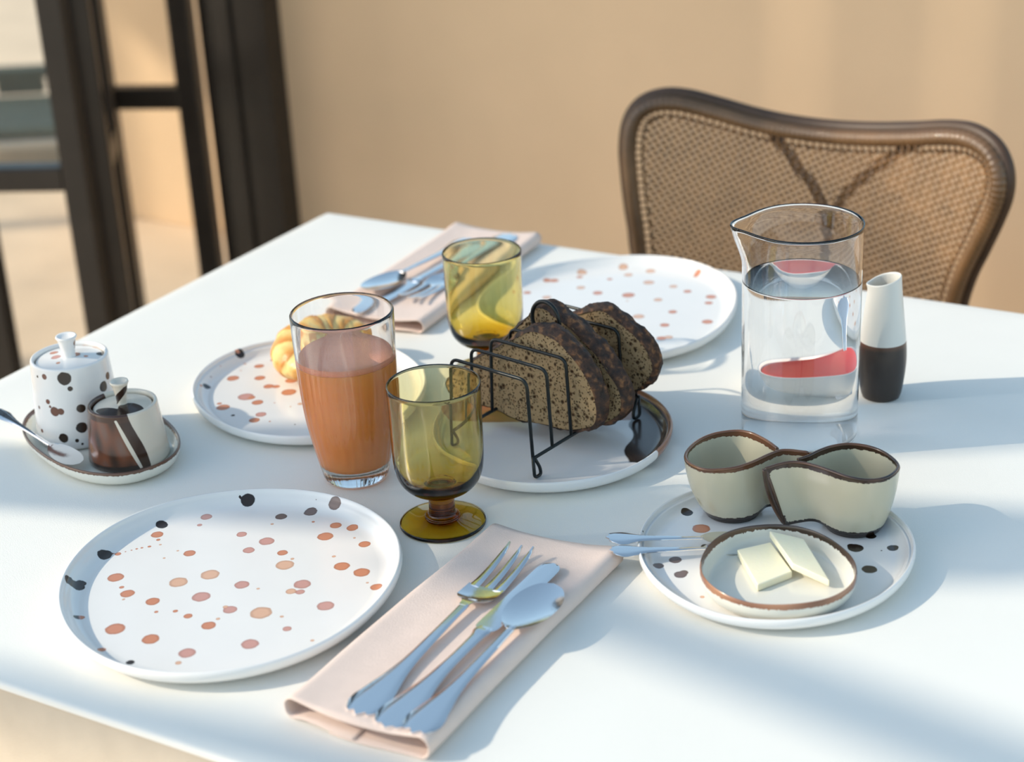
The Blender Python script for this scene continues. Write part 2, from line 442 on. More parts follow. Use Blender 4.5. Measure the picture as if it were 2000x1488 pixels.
# ================================================================== plates
PL = {"front":{"c":[.469,-.7825],"co":[.13467,-.00075,4e-05,-.00259,-.00395,-.00182,.00021],"h":.0175,"dots":[[-.0696,.109,.0096,.0062,1.0],[-.0767,.1075,.0128,.0014,1.0],[.0033,.1309,.0126,.0062,.75],[-.0148,.1298,.0118,.0011,.75],[-.014,.1199,.0058,.0058,.75],[-.0318,.1037,.0055,.0052,.75],[-.0881,.0769,.0055,.0049,.55],[-.0842,.0636,.0055,.0023,.55],[-.0023,.1076,.0055,.0015,.3],[-.0307,.0902,.0055,.0015,.0],[.018,.1104,.0055,.005,.3],[.0328,.1127,.0056,.0051,.3],[.0438,.0996,.0055,.0013,.0],[.0211,.0917,.0055,.0067,.3],[.0571,.0945,.0055,.005,.3],[-.0173,.065,.0055,.0064,.55],[-.0427,.0657,.0055,.0045,.55],[-.0213,.0472,.0055,.0049,.55],[.0057,.0553,.0055,.0044,.3],[.0186,.0509,.0055,.0017,.0],[.0461,.068,.0055,.0017,.0],[.0191,.0405,.0055,.0075,.0],[.0607,.0579,.0055,.0065,.3],[.0801,.0566,.0055,.0066,.3],[.1029,.0432,.0056,.0049,.3],[.093,.0457,.0055,.0013,.0],[-.0614,.0231,.0055,.005,.3],[-.0726,.0222,.0055,.0012,.0],[-.0748,.0083,.0055,.0012,.0],[-.112,.0495,.006,.0052,1.0],[-.1055,.036,.0055,.0053,.3],[-.0989,.0296,.0055,.0019,.3],[-.092,.024,.0055,.0013,.0],[-.0981,.0178,.0055,.0016,.3],[-.1022,.0136,.0055,.0013,.3],[-.1049,.0104,.0055,.0012,.3],[-.1072,.007,.0055,.001,.3],[-.1101,.003,.0055,.0009,.3],[-.1131,-.0024,.0055,.0027,.3],[-.1204,-.0101,.0063,.0062,1.0],[-.1202,-.0063,.0061,.0037,1.0],[-.1093,-.0602,.0127,.0052,1.0],[-.1048,-.057,.0072,.0057,1.0],[-.1063,-.0514,.0064,.004,1.0],[-.0893,-.0318,.0055,.0066,.3],[-.0749,-.0412,.0055,.0021,.3],[-.0644,-.0466,.0055,.0057,.3],[-.0613,-.0545,.0055,.0013,.0],[-.0391,-.0472,.0055,.0056,.3],[-.0265,-.0578,.0055,.0017,.3],[-.0141,-.0507,.0055,.0021,.3],[-.0009,-.052,.0055,.0035,.3],[-.0399,-.0163,.0055,.0074,.0],[-.0248,.0034,.0055,.0076,.0],[.0073,.0018,.0055,.006,.55],[.0223,.0025,.0055,.0014,.0],[.0491,.0225,.0055,.0068,.55],[.0474,.0101,.0055,.0042,.0],[.0544,.0125,.0055,.0037,.55],[-.0098,-.0258,.0055,.0073,.55],[.022,-.0312,.0055,.0055,.55],[.0163,-.0295,.0055,.0021,.0],[.0458,-.0248,.0055,.0086,.0],[.0632,-.0223,.0055,.0016,.0],[.0837,.0041,.0055,.0068,.55],[.0217,-.0559,.0055,.0057,.3],[.022,-.0454,.0055,.0018,.0],[.0769,-.0343,.0055,.0035,.55],[-.0383,-.0897,.0055,.0077,.3],[-.005,-.0891,.0055,.0068,.3],[.0651,-.0627,.0055,.0067,.55],[.0313,-.092,.0055,.0064,.55],[.034,-.1049,.0055,.0025,.0],[.0025,-.1198,.0057,.0034,1.0],[-.0273,-.1164,.006,.0035,.3],[-.0743,-.0911,.0065,.0031,1.0],[-.0722,-.089,.0059,.003,.3],[.1031,-.0392,.0055,.0016,.0]]},"left":{"c":[.318,-.469],"co":[.11406,-.00582,.0025,.00418,-.00625],"h":.0165,"dots":[[-.1164,.0381,.0132,.0055,1.0],[-.1187,.0378,.0154,.0033,.3],[-.0908,.0348,.0055,.0051,.3],[-.0962,.0003,.0055,.0063,.3],[-.0722,.0117,.0055,.0056,.3],[-.0521,-.001,.0055,.0052,.3],[-.0449,.0014,.0055,.0038,.3],[-.0255,-.0042,.0055,.0075,.3],[-.0401,.0191,.0055,.0061,.3],[-.1049,-.0291,.0071,.0044,1.0],[-.1058,-.0354,.0105,.002,.3],[-.0572,-.0297,.0055,.008,.55],[-.0521,-.0293,.0055,.0049,.3],[-.0388,-.0354,.0055,.0057,.3],[-.062,-.0579,.0055,.0065,.3],[-.0708,-.0525,.0055,.0026,.3],[-.0192,-.0559,.0055,.0053,.55],[-.0172,-.0687,.0055,.0053,.3],[-.0873,.0527,.0055,.003,.3],[-.1009,.0186,.0055,.0013,.0],[-.0421,-.0684,.0055,.0021,1.0],[-.1069,.033,.0058,.0018,.0],[.0005,-.0215,.0055,.0028,.0],[-.0023,-.0648,.0055,.0012,.3],[-.1133,-.0116,.0085,.0013,1.0],[-.1183,.0092,.0114,.001,.3],[-.0043,-.0303,.0055,.0011,.0],[-.0234,-.0296,.0055,.001,.3],[.0231,-.0605,.0055,.001,1.0]]},"back":{"c":[.4798,-.168],"co":[.13819,-.00073,-.0011,-.00382,-.00162,-.00274,-.00385],"h":.0175,"dots":[[-.046,.1186,.0066,.0056,.0],[-.0812,.0883,.006,.0059,.0],[-.0776,.076,.0055,.0038,.3],[-.1048,.0523,.0057,.0049,.3],[-.0979,.0557,.0055,.0051,.3],[-.0445,.0828,.0055,.0032,.3],[-.0317,.1023,.0055,.0051,.0],[-.0146,.1217,.0055,.0057,.0],[-.0013,.09,.0055,.0063,.0],[.0391,.1287,.0093,.0043,.3],[.0385,.1255,.0072,.0036,.3],[-.0613,.0479,.0055,.005,.0],[-.0374,.0409,.0055,.0056,.3],[-.1072,.0123,.0055,.0044,.3],[-.0045,.0477,.0055,.0072,.3],[.0282,.0893,.0055,.0046,.0],[.0481,.0819,.0055,.0045,.3],[.03,.0479,.0055,.0049,.0],[.0773,.0771,.0055,.0059,.3],[.0822,.0601,.0055,.0045,.3],[-.0812,.0082,.0055,.005,.0],[-.0643,-.002,.0055,.0047,.0],[-.018,.0067,.0055,.0055,.3],[.032,-.0023,.0055,.0063,.0],[.0587,.0229,.0055,.0048,.3],[.0666,-.0128,.0055,.0051,.3],[.1022,.0121,.0055,.0059,.3],[.0786,-.0454,.0055,.0053,.3],[.0839,-.0404,.0055,.0047,.0],[.0018,.0323,.0055,.0015,.0],[-.0219,-.0057,.0055,.0024,.3]]},"right":{"c":[.8233,-.5696],"co":[.10734,-.00104,.00248,-.00262,-.00116,-.00081,.00069],"h":.0155,"dots":[[-.0894,.0352,.0059,.0052,1.0],[-.0684,.0162,.0055,.0074,.3],[-.0658,-.037,.0055,.0052,.75],[-.0736,-.0508,.0055,.0044,.75],[-.0529,-.0555,.0055,.0051,.75],[-.0519,-.0514,.0055,.0034,.75],[-.0538,-.0082,.0055,.0037,1.0],[.0507,.0378,.0055,.0063,1.0],[.0466,.0397,.0055,.0032,1.0],[.0547,.0605,.0055,.0046,1.0],[.0483,.0776,.0055,.0046,1.0],[.0761,.0497,.0055,.0047,1.0],[.071,.0116,.0055,.0059,1.0],[.0697,.0423,.0055,.0009,1.0],[.0034,-.0842,.0055,.0037,.3],[.0063,-.0817,.0055,.0019,.3],[.017,-.0863,.0055,.0031,.0],[-.1005,-.0221,.0144,.0012,1.0],[-.0861,.0538,.0079,.0011,1.0],[-.0249,-.078,.0055,.0019,.0]]},"bread":{"c":[.566,-.462],"co":[.10827,.00136,.00709,-.00157,-.0019],"h":.0165,"dots":[]},"dish":{"c":[.8462,-.6183],"co":[.05855,-.00103,.0019,-.00067,-.00162,.00171,-.00028],"h":.0195,"dots":[]}}
def fourier(co):
    def g(th):
        r = np.full_like(th, co[0])
        for k in range(1, (len(co) - 1) // 2 + 1): r = r + co[2 * k - 1] * np.cos(k * th) + co[2 * k] * np.sin(k * th)
        return r
    return g

def plate(name, c, co, h, mt, z=0.0, dots=(), spotfn=None, nr=112, nt=600, lip=.0, floor=.0055):
    g = fourier(co); th = np.linspace(0, 2 * PI, nt, endpoint=False); rr = g(th)
    top = [(x, floor) for x in np.linspace(0, .86, nr)[1:]]
    top += [(.88, floor + .0003), (.90, floor + .0009), (.916, floor + .0019), (.93, floor + .0033), (.945, floor + .0052), (.955, floor + .0070), (.965, h - .0042), (.972, h - .0022), (.978, h - .0008), (.984, h)]
    top += [(.990, h - .0002), (.996, h - .001), (1.0, h - .0026), (.9985, h - .005), (.992, h * .56), (.972, h * .40), (.935, h * .24), (.89, h * .10), (.85, .0005), (.81, 0)]
    prof = np.array(top); m = len(prof)
    frac = prof[:, 0][:, None]
    lipw = .0007 * np.sin(2 * th + 1.1) + .0004 * np.sin(5 * th)
    Z = prof[:, 1][:, None] + np.where(frac > .95, 1, np.clip((frac - .88) / .07, 0, 1)) * (prof[:, 1][:, None] / h) * lipw[None]
    X = frac * rr[None] * np.cos(th)[None]; Y = frac * rr[None] * np.sin(th)[None]
    V = np.concatenate([[[0, 0, floor]], np.stack([X, Y, Z], -1).reshape(-1, 3), [[0, 0, 0.0]]])
    f = []
    k = np.arange(nt); k2 = (k + 1) % nt
    f += [(0, 1 + a, 1 + b) for a, b in zip(k, k2)]
    for i in range(m - 1):
        a = 1 + i * nt; b = a + nt
        f += list(zip(a + k, b + k, b + k2, a + k2))
    last = len(V) - 1; a = 1 + (m - 1) * nt
    f += [(last, a + q, a + p) for p, q in zip(k, k2)]
    spot = np.full(len(V), -1.0); tint = np.zeros(len(V))
    for (x, y, zz, rad, t) in dots:  # dot tints bake in reflection and shade: tan when flat, dark at rims
        d = 1 - np.linalg.norm(V - np.array([x, y, zz]), axis=1) / rad
        d[1 + (nr - 1 + 14) * nt:] = -1
        s = d > spot; spot[s] = d[s]; tint[s] = t
    if spotfn is not None:
        s2, t2 = spotfn(V, np.concatenate([[0], np.repeat(prof[:, 0], nt), [0]])); s = s2 > spot; spot[s] = s2[s]; tint[s] = t2[s]
    return obj(name, V, f, mt, None, (c[0], c[1], TZ + z), True, {'spot': np.maximum(spot, -1), 'tint': tint})

DOT = [(0.0, 1)]
o = plate('dinner_plate', PL['front']['c'], PL['front']['co'], PL['front']['h'], M['white_glaze'], .0002, PL['front']['dots'])
tag(o, 'large empty white plate with tan dots, left of the near napkin', 'plate', 'speckled dinner plates')
o = plate('dinner_plate', PL['left']['c'], PL['left']['co'], PL['left']['h'], M['white_glaze'], .0002, PL['left']['dots'], nr=90, nt=480)
tag(o, 'white plate with brown dots under the croissant, behind the juice glass', 'plate', 'speckled dinner plates')
o = plate('dinner_plate', PL['back']['c'], PL['back']['co'], PL['back']['h'], M['white_glaze'], .0002, PL['back']['dots'], nr=90, nt=480)
tag(o, 'empty white plate with orange dots in front of the wicker chair', 'plate', 'speckled dinner plates')
o = plate('side_plate', PL['right']['c'], PL['right']['co'], PL['right']['h'], M['white_glaze'], .0002, PL['right']['dots'], nr=90, nt=480)
tag(o, 'white plate with dark brown dots holding the two wrapped cups and the butter dish', 'plate')

def bread_spot(V, fr):
    x, y = V[:, 0], V[:, 1]
    # dipped brown glaze: far rim painted tan for its reflection, dark at the right
    d1 = ((y - .0063) * .896 - (x + .0692) * .444)
    wv = .0022 * np.sin(y * 140) + .0012 * np.sin(x * 260 + 1)
    d2 = (x - .0690) * .93 + (y - .020) * .37 + wv
    d3 = (y + .0165) - .55 * (x - .082) + wv
    d2 = np.minimum(d2, d3)
    s = np.maximum(d1, d2) * 60
    t = np.where(d2 > -.001, 1., .35)
    t = np.where((fr > .955) & (d2 > 0), .55, t)
    return np.clip(s, -1, 1), t
o = plate('bread_plate', PL['bread']['c'], PL['bread']['co'], PL['bread']['h'], M['dip_glaze'], .0002, (), bread_spot, nr=80, nt=420)
tag(o, 'white plate with dark brown dipped glaze at the edge, under the toast rack', 'plate')

def dish_spot(V, fr):
    s = np.clip((V[:, 2] - .0146) / .0035, -1, 1.3)
    th = np.arctan2(V[:, 1], V[:, 0])
    t = .86 + .14 * np.clip(np.cos(th - R(80)), -.2, 1)
    t = np.where(np.cos(th + R(75)) > .1, .42 + .2 * np.sin(th * 7), t)
    return s, np.clip(t, .1, 1)
Zp = .0002 + .0055
o = plate('butter_dish', (PL['dish']['c'][0] - .0035, PL['dish']['c'][1] + .006), PL['dish']['co'], .0195, M['rim_glaze'], Zp + .0003, (), dish_spot, nr=40, nt=300, floor=.0035)
tag(o, 'small round dish with a brown glazed rim holding two butter slabs', 'dish')

# butter
def slab(name, top, th, lab):
    top = [Vector(p) for p in top]; n = len(top)
    nrm = (top[1] - top[0]).cross(top[2] - top[0]).normalized()
    if nrm.z < 0: nrm = -nrm
    bot = [p - nrm * th for p in top]
    cen = sum(bot, Vector()) / n
    v = [p - cen for p in top + bot]
    f = [tuple(range(n)), tuple(range(2 * n - 1, n - 1, -1))] + [(i, i + n, (i + 1) % n + n, (i + 1) % n) for i in range(n)]
    me = obj(name, v, f, M['butter'], None, cen, True)
    bm = bmesh.new(); bm.from_mesh(me.data); bmesh.ops.recalc_face_normals(bm, faces=bm.faces); bm.to_mesh(me.data); bm.free()
    m = me.modifiers.new('bevel', 'BEVEL'); m.width = .0009; m.segments = 3
    me.data.set_sharp_from_angle(angle=R(40))
    tag(me, lab, 'butter', 'butter slabs in the dish')
zf = TZ + Zp + .0003 + .0035
slab('butter_slab', [(.8005, -.5885, zf + .0062), (.8190, -.5665, zf + .0062), (.8500, -.6010, zf + .0062), (.8345, -.6300, zf + .0062)], .0060, 'white butter slab lying flat on the left of the brown-rimmed dish')
slab('butter_slab', [(.8165, -.5640, zf + .0140), (.8440, -.5625, zf + .0128), (.8800, -.6040, zf + .0075), (.8500, -.6015, zf + .0132)], .0060, 'white butter slab leaning on top of the other, on the right of the dish')

# ================================================================== wrapped cups
def cup(name, rim, cen, zr, zb, rb, lab, tail_at, tone=.84):
    """slab of clay wrapped round a foot: rim is the open plan outline, tail_at the index where the loose tail ends"""
    P = resample(catmull(rim, 8), 150); n = len(P)
    c = np.array(cen); D = P - c; ang = np.arctan2(D[:, 1], D[:, 0]); dist = np.hypot(*D.T)
    tail = .9 * np.clip(1 - np.arange(n) / (n * tail_at), 0, 1)
    base = np.minimum(rb + tail * (dist - rb) * .72, dist * .97)
    B = c + D / dist[:, None] * base[:, None]
    rows = 26; grid = np.zeros((rows, n, 3))
    for k in range(rows):
        v = k / (rows - 1)
        q = (1 - (1 - v) ** 2.1) * .93 + .07 * v ** 4
        xy = B + (P - B) * q
        grid[k, :, :2] = xy; grid[k, :, 2] = zb + (zr - zb) * v + .0012 * np.sin(np.arange(n) / n * 9) * v
    # offset both ways along the normal
    du = np.gradient(grid, axis=1); dv = np.gradient(grid, axis=0); N = np.cross(du, dv); N /= np.linalg.norm(N, axis=2)[..., None] + 1e-12
    h = .0015
    A, Bk = grid + N * h, grid - N * h
    V = np.concatenate([A.reshape(-1, 3), Bk.reshape(-1, 3)]); f = []; o2 = rows * n
    for k in range(rows - 1):
        for i in range(n - 1):
            a = k * n + i; f.append((a, a + 1, a + n + 1, a + n)); a += o2; f.append((a, a + n, a + n + 1, a + 1))
    for k in range(rows - 1):
        for i in (0, n - 1):
            a = k * n + i; f.append((a, a + n, a + n + o2, a + o2))
    for i in range(n - 1):
        f.append((i, i + o2, i + 1 + o2, i + 1))
    edge = np.clip(np.minimum((zr - V[:, 2]), 9) / .0023, 0, 9)
    ii = np.tile(np.arange(n), rows * 2); kk = np.tile(np.repeat(np.arange(rows), n), 2)
    side = np.linalg.norm(V - np.concatenate([A[:, 0], Bk[:, 0]])[kk + np.where(np.arange(len(V)) >= o2, rows, 0)], axis=1) / .004
    spot = 1 - np.minimum(edge, side)
    foot = 1 - (V[:, 2] - zb) / .0026
    spot = np.maximum(spot, foot); tint = np.where(foot > 0, 1.0, tone)
    # rounded rim bead, tail edge, foot ring and floor belong to the same pot
    mb = MB(); mb.add(V, f)
    path = [tuple(p) for p in grid[::-1, 0]] + [tuple(p) for p in grid[-1, 1:]]
    mb.tube([(x, y, z + .0003) for x, y, z in path], .0014, 8)
    nb = len(mb.v) - len(V)
    fb, ff = lathe_geo([(0, zb + .003), (rb - .001, zb + .003), (rb + .001, zb + .001), (rb - .001, zb - .004), (rb - .004, zb - .004), (0, zb - .001)], 40)
    mb.add([(x + c[0], y + c[1], z) for x, y, z in fb], ff); nf = len(fb)
    bead = np.array(mb.v[len(V):len(V) + nb])
    wob = np.array([tone - .06 + .22 * mnoise.noise(Vector(p) * 60) for p in bead])
    spot = np.r_[spot, np.ones(nb) * 2, np.where(np.array(fb)[:, 2] < zb + .002, 2., -1.)]; tint = np.r_[tint, wob, np.full(nf, 1.)]
    org = np.array([c[0], c[1], zb - .004]); vv = np.array(mb.v) - org
    o = obj(name, vv, mb.f, M['cup_glaze'], None, (c[0], c[1], TZ + zb - .004), True, {'spot': np.clip(spot, -2, 2), 'tint': tint})
    tag(o, lab, 'cup', 'wrapped stoneware cups')
ZP = Zp + .0003
cup('wrapped_cup', [(.8006, -.5376), (.8077, -.5273), (.8156, -.5200), (.8245, -.5174), (.8363, -.5184), (.85, -.5214), (.8647, -.5242), (.8798, -.521), (.8894, -.5097), (.8917, -.4928), (.8868, -.4822), (.8736, -.4718), (.8598, -.4681), (.8454, -.4712), (.8349, -.481), (.8285, -.4925), (.8240, -.5040), (.8185, -.5125)],
    (.8600, -.4985), .060, ZP + .0042, .0225, 'cream wrapped cup with brown rim, right one of the pair, its slab end facing us', .24, .97)
cup('wrapped_cup', [(.8215, -.4925), (.8120, -.4950), (.8060, -.4965), (.7990, -.5010), (.7937, -.5120), (.7871, -.5290), (.7784, -.5420), (.766, -.5500), (.7557, -.5522), (.7429, -.5470), (.7348, -.5375), (.7312, -.5240), (.7326, -.5066), (.74, -.4921), (.7535, -.4819), (.7648, -.4809), (.777, -.4857), (.7870, -.4915), (.7955, -.4975)],
    (.7655, -.5165), .058, ZP + .0042, .0225, 'greyish cream wrapped cup with brown rim, left one of the pair, next to the spoons', .18, .80)

# ================================================================== sugar pots on their tray
def tray():
    cen = (.2020, -.6335); a, b = .0965, .0580; rot = math.atan2(.36672884, -.93032788)
    def prof():
        fl_ = [(x, .0045) for x in np.linspace(0, .80, 20)[1:]]
        return fl_ + [(.84, .0050), (.88, .0068), (.92, .0105), (.955, .0150), (.972, .0160), (.985, .0162), (.998, .0153), (1.0, .0138), (.985, .0100), (.95, .0060), (.90, .0028), (.84, .0008), (.80, 0)]
    th = np.linspace(0, 2 * PI, 240, endpoint=False); n = 240
    cx, sy = np.cos(th), np.sin(th)
    e = 2.25; rad = (np.abs(cx / a) ** e + np.abs(sy / b) ** e) ** (-1 / e)
    V = [(0, 0, .0045)]; pr = prof()
    for fr, z in pr:
        # keep a constant wall width: shrink both axes by the same length
        for k in range(n): q = rad[k] - (1 - fr) * b * (1 + .65 * (1 - fr)) if fr > .75 else fr * (rad[k] - .25 * b * 1.16) / .75; V.append((q * cx[k], q * sy[k], z))
    f = [(0, 1 + k, 1 + (k + 1) % n) for k in range(n)]
    for i in range(len(pr) - 1):
        for k in range(n): f.append((1 + i * n + k, 1 + (i + 1) * n + k, 1 + (i + 1) * n + (k + 1) % n, 1 + i * n + (k + 1) % n))
    V.append((0, 0, 0)); l = len(V) - 1; a0 = 1 + (len(pr) - 1) * n
    f += [(l, a0 + (k + 1) % n, a0 + k) for k in range(n)]
    V = np.array(V); spot = np.clip((V[:, 2] - .0136) / .002, -1, 1.2)
    o = obj('condiment_tray', V, f, M['rim_glaze'], None, (cen[0], cen[1], TZ + .0002), True, {'spot': spot, 'tint': np.full(len(V), .84)})
    o.rotation_euler.z = rot
    tag(o, 'small oval white tray with a brown rim under the two lidded pots', 'tray')
tray()
ZT = .0002 + .0045 + .0003

def field(V, dots):
    spot = np.full(len(V), -1.0); tint = np.zeros(len(V))
    for (x, y, z, rad, t) in dots:
        d = 1 - np.linalg.norm(V - np.array([x, y, z]), axis=1) / rad; s = d > spot; spot[s] = d[s]; tint[s] = t
    return spot, tint
def dense(prof, step=.0011):
    out = [prof[0]]
    for (r0, z0), (r1, z1) in zip(prof[:-1], prof[1:]):
        n = max(1, int(math.hypot(r1 - r0, z1 - z0) / step))
        out += [(r0 + (r1 - r0) * i / n, z0 + (z1 - z0) * i / n) for i in range(1, n + 1)]
    return out

def pot(name, loc, rb, rt, h, label, bodyfn, lidfn, knob_h, mt, knob_r=(.0065, .0095)):
    root = empty(name, loc); tag(root, label, 'pot')
    body = [(0, 0), (rb - .004, 0), (rb - .001, .001), (rb, .0035)] + [(rb + (rt - rb) * t, .0035 + (h - .0055) * t) for t in np.linspace(.05, 1, 12)] + [(rt - .0004, h - .0008), (rt - .0018, h), (rt - .0032, h - .0009), (rt - .0036, h - .003), (rb - .006, .005), (0, .004)]
    lathe('body', dense(body), mt, root, n=220, attrs=lambda V: dict(zip(('spot', 'tint'), bodyfn(V))))
    zl = h - .0055; rl = rt - .0045
    lid = [(0, zl - .003), (rl - .003, zl - .003), (rl, zl - .001), (rl, zl + .001), (rl - .001, zl + .002), (rl - .006, zl + .0026), (.010, zl + .0042), (0, zl + .0045)]
    L = lathe('lid', dense(lid), mt, root, n=160, attrs=lambda V: dict(zip(('spot', 'tint'), lidfn(V))))
    k0 = zl + .0040; r0, r1 = knob_r
    kn = [(0, k0 - .001), (r0, k0 - .001), (r0 - .0008, k0 + .002), (r0 - .0003, k0 + knob_h * .35), (r1 - .0014, k0 + knob_h * .8), (r1, k0 + knob_h * .93), (r1 - .0004, k0 + knob_h), (r1 - .0016, k0 + knob_h * .985), (r1 * .5, k0 + knob_h * .88), (0, k0 + knob_h * .84)]
    return root, L, kn, k0
TD = [[0.0197, -0.0289, 0.075, 0.0064, 1], [0.0232, -0.027, 0.0651, 0.0025, 1], [0.0019, -0.0348, 0.076, 0.0028, 0.85], [0.0343, 0.0095, 0.0651, 0.0037, 1], [0.036, 0.0007, 0.0584, 0.005, 1], [0.0027, -0.0363, 0.0526, 0.0024, 0.88], [0.0087, -0.0359, 0.0439, 0.0046, 0.9], [0.0143, -0.034, 0.0442, 0.0033, 0.9], [0.0044, -0.0363, 0.0482, 0.0013, 0.88], [0.0286, -0.0232, 0.0454, 0.0042, 1], [0.028, -0.0255, 0.0275, 0.0053, 1], [0.0141, -0.0358, 0.0189, 0.0046, 1], [0.0243, -0.03, 0.0159, 0.0019, 1], [0.0276, -0.0273, 0.0121, 0.0013, 1], [-0.0101, -0.0369, 0.0219, 0.002, 0.85], [-0.0102, -0.0354, 0.0444, 0.0018, 0.75], [-0.0071, -0.0343, 0.0745, 0.0015, 1]]
LD = [[-0.0203, 0.0019, 0.0041, 0.3], [-0.0096, -0.0066, 0.0046, 0.55], [0.003, 0.0044, 0.005, 0.25], [0.0137, 0.0069, 0.0022, 0.3], [0.0044, 0.0312, 0.0042, 0.35], [0.0201, 0.0195, 0.0045, 1], [0.0012, -0.0154, 0.002, 0.2], [-0.0084, 0.0294, 0.0027, 0.1]]
def tall_body(V):
    d = [(x, y, z - .006, r, t) for x, y, z, r, t in TD]
    # marks on the side turned away from the photograph
    for k in range(16):
        a = R(40 + k * 9 + 6 * math.sin(k * 3)); z = .010 + .055 * ((k * 7) % 11) / 11; d.append((.0375 * math.cos(a), .0375 * math.sin(a), z, .002 + .003 * ((k * 5) % 7) / 7, 1.))
    return field(V, d)
def tall_lid(V):
    s, t = field(V * np.array([1, 1, 0]) + np.array([0, 0, 0]), [(x, y, 0, r, t_) for x, y, r, t_ in LD]); s[V[:, 2] < .0717] = -1; return s, t
root, L, kn, k0 = pot('lidded_pot', (.1690, -.6240, TZ + ZT), .0390, .0345, .0775, 'tall white lidded pot with black and rust spots, on the oval tray', tall_body, tall_lid, .0200, M['white_glaze'])
lathe('knob', dense(kn), M['white_glaze'], L, n=60, attrs=lambda V: dict(zip(('spot', 'tint'), field(V, [(.0085, .0035, k0 + .013, .0035, .88), (.0072, .0045, k0 + .009, .0032, .95), (.0068, .005, k0 + .005, .003, 1.), (-.0065, .0015, k0 + .0165, .0013, 1.)]))))

def small_body(V):
    ph = np.degrees(np.arctan2(V[:, 1], V[:, 0])); z = V[:, 2]
    hz = z / .053
    right = -17 - 20 * hz + 3 * np.sin(hz * 5)                     # right limit of the brown
    left = -212 + 18 * hz
    ph2 = np.where(ph > 60, ph - 360, ph)
    d = np.minimum(right - ph2, ph2 - left) / 6.0
    c = -64 + 34 * (1 - hz) ** .9                                  # pale sliver left between two drips
    wdt = 1.6 + 1.6 * np.sin(np.clip(hz, 0, 1) * PI)
    sl = (wdt - np.abs(ph2 - c)) / 2.
    d = np.where((hz < .93) & (hz > .06), np.minimum(d, -sl), d)
    t = np.where(ph2 > c, .985, np.where(hz < .12, 1., .90 + .04 * np.sin(ph2 * .25) + .05 * np.sin(hz * 9 + ph2 * .1)))
    t = np.where((hz > .86), .97, t)
    rr = np.hypot(V[:, 0], V[:, 1]); ins = rr < .0275 + .004 * (1 - hz) - .002
    d = np.where(ins & (z > .003), -1, d)
    return np.clip(d, -1, 1), t
def small_lid(V):
    x, y = V[:, 0], V[:, 1]
    d1 = 1 - np.hypot((x - .0140) / .0125, (y + .0045) / .0095)
    d2 = 1 - np.hypot((x - .004) / .0185, (y + .0175) / .0066)
    d3 = 1 - np.hypot((x - .0165) / .008, (y + .011) / .009)
    s = np.maximum(np.maximum(d1, d2), d3) * 2; s[V[:, 2] < .0460] = -1
    return np.clip(s, -1, 1), np.full(len(V), 1.)
root, L, kn, k0 = pot('lidded_pot', (.2440, -.6430, TZ + ZT), .0355, .0303, .0530, 'small cream lidded pot with brown drip glaze, in front of the tall spotted pot', small_body, small_lid, .0215, M['drip_glaze'], (.0052, .0082))
lathe('knob', dense(kn), M['drip_glaze'], L, n=60, attrs=lambda V: dict(zip(('spot', 'tint'), (np.clip(np.minimum(.35 - np.abs((V[:, 2] - k0 - .010) / .012 + (np.arctan2(V[:, 1], V[:, 0]) + .9) * -.45), np.where(V[:, 2] > k0 + .0177, -1, np.cos(np.arctan2(V[:, 1], V[:, 0]) + .8))) * 3, -1, 1), np.full(len(V), .99)))))

# ================================================================== glass ware
def goblet(loc, label):
    H = .124
    foot = [(0, .0008), (.030, .0002), (.0338, 0), (.0350, .0009), (.0350, .0020), (.0338, .0032), (.026, .0046), (.0180, .0058), (.0140, .0068), (.0138, .0084), (.0116, .0096), (.0108, .0120), (.0106, .017), (.0106, .0225), (.0112, .0265), (.0146, .0294)]
    outer = [(.0190, .0306), (.0262, .0342), (.0318, .0405), (.0350, .0490), (.0364, .060), (.0367, .075), (.0368, .095), (.0372, .112), (.0375, H - .0008)]
    inner = [(.0370, H), (.0362, H - .0006), (.0356, .110), (.0351, .095), (.0349, .075), (.0345, .062), (.0330, .0525), (.0300, .0455), (.0245, .0405), (.017, .0378), (.0115, .0372), (.0098, .0362), (.006, .0352), (0, .0350)]
    o = lathe('stemmed_goblet', [tuple(p) for p in catmull(foot + outer, 4)] + [tuple(p) for p in catmull(inner, 4)], M['amber'], None, loc, n=112)
    return tag(o, label, 'goblet', 'amber goblets')
g1 = goblet((.5583, -.6232, TZ + .0003), 'amber glass goblet nearest us, in front of the toast rack')
g2 = copy_tree(g1); g2.location = (.4356, -.344, TZ + .0003); g2['label'] = 'amber glass goblet behind the toast rack, beside the far napkin'

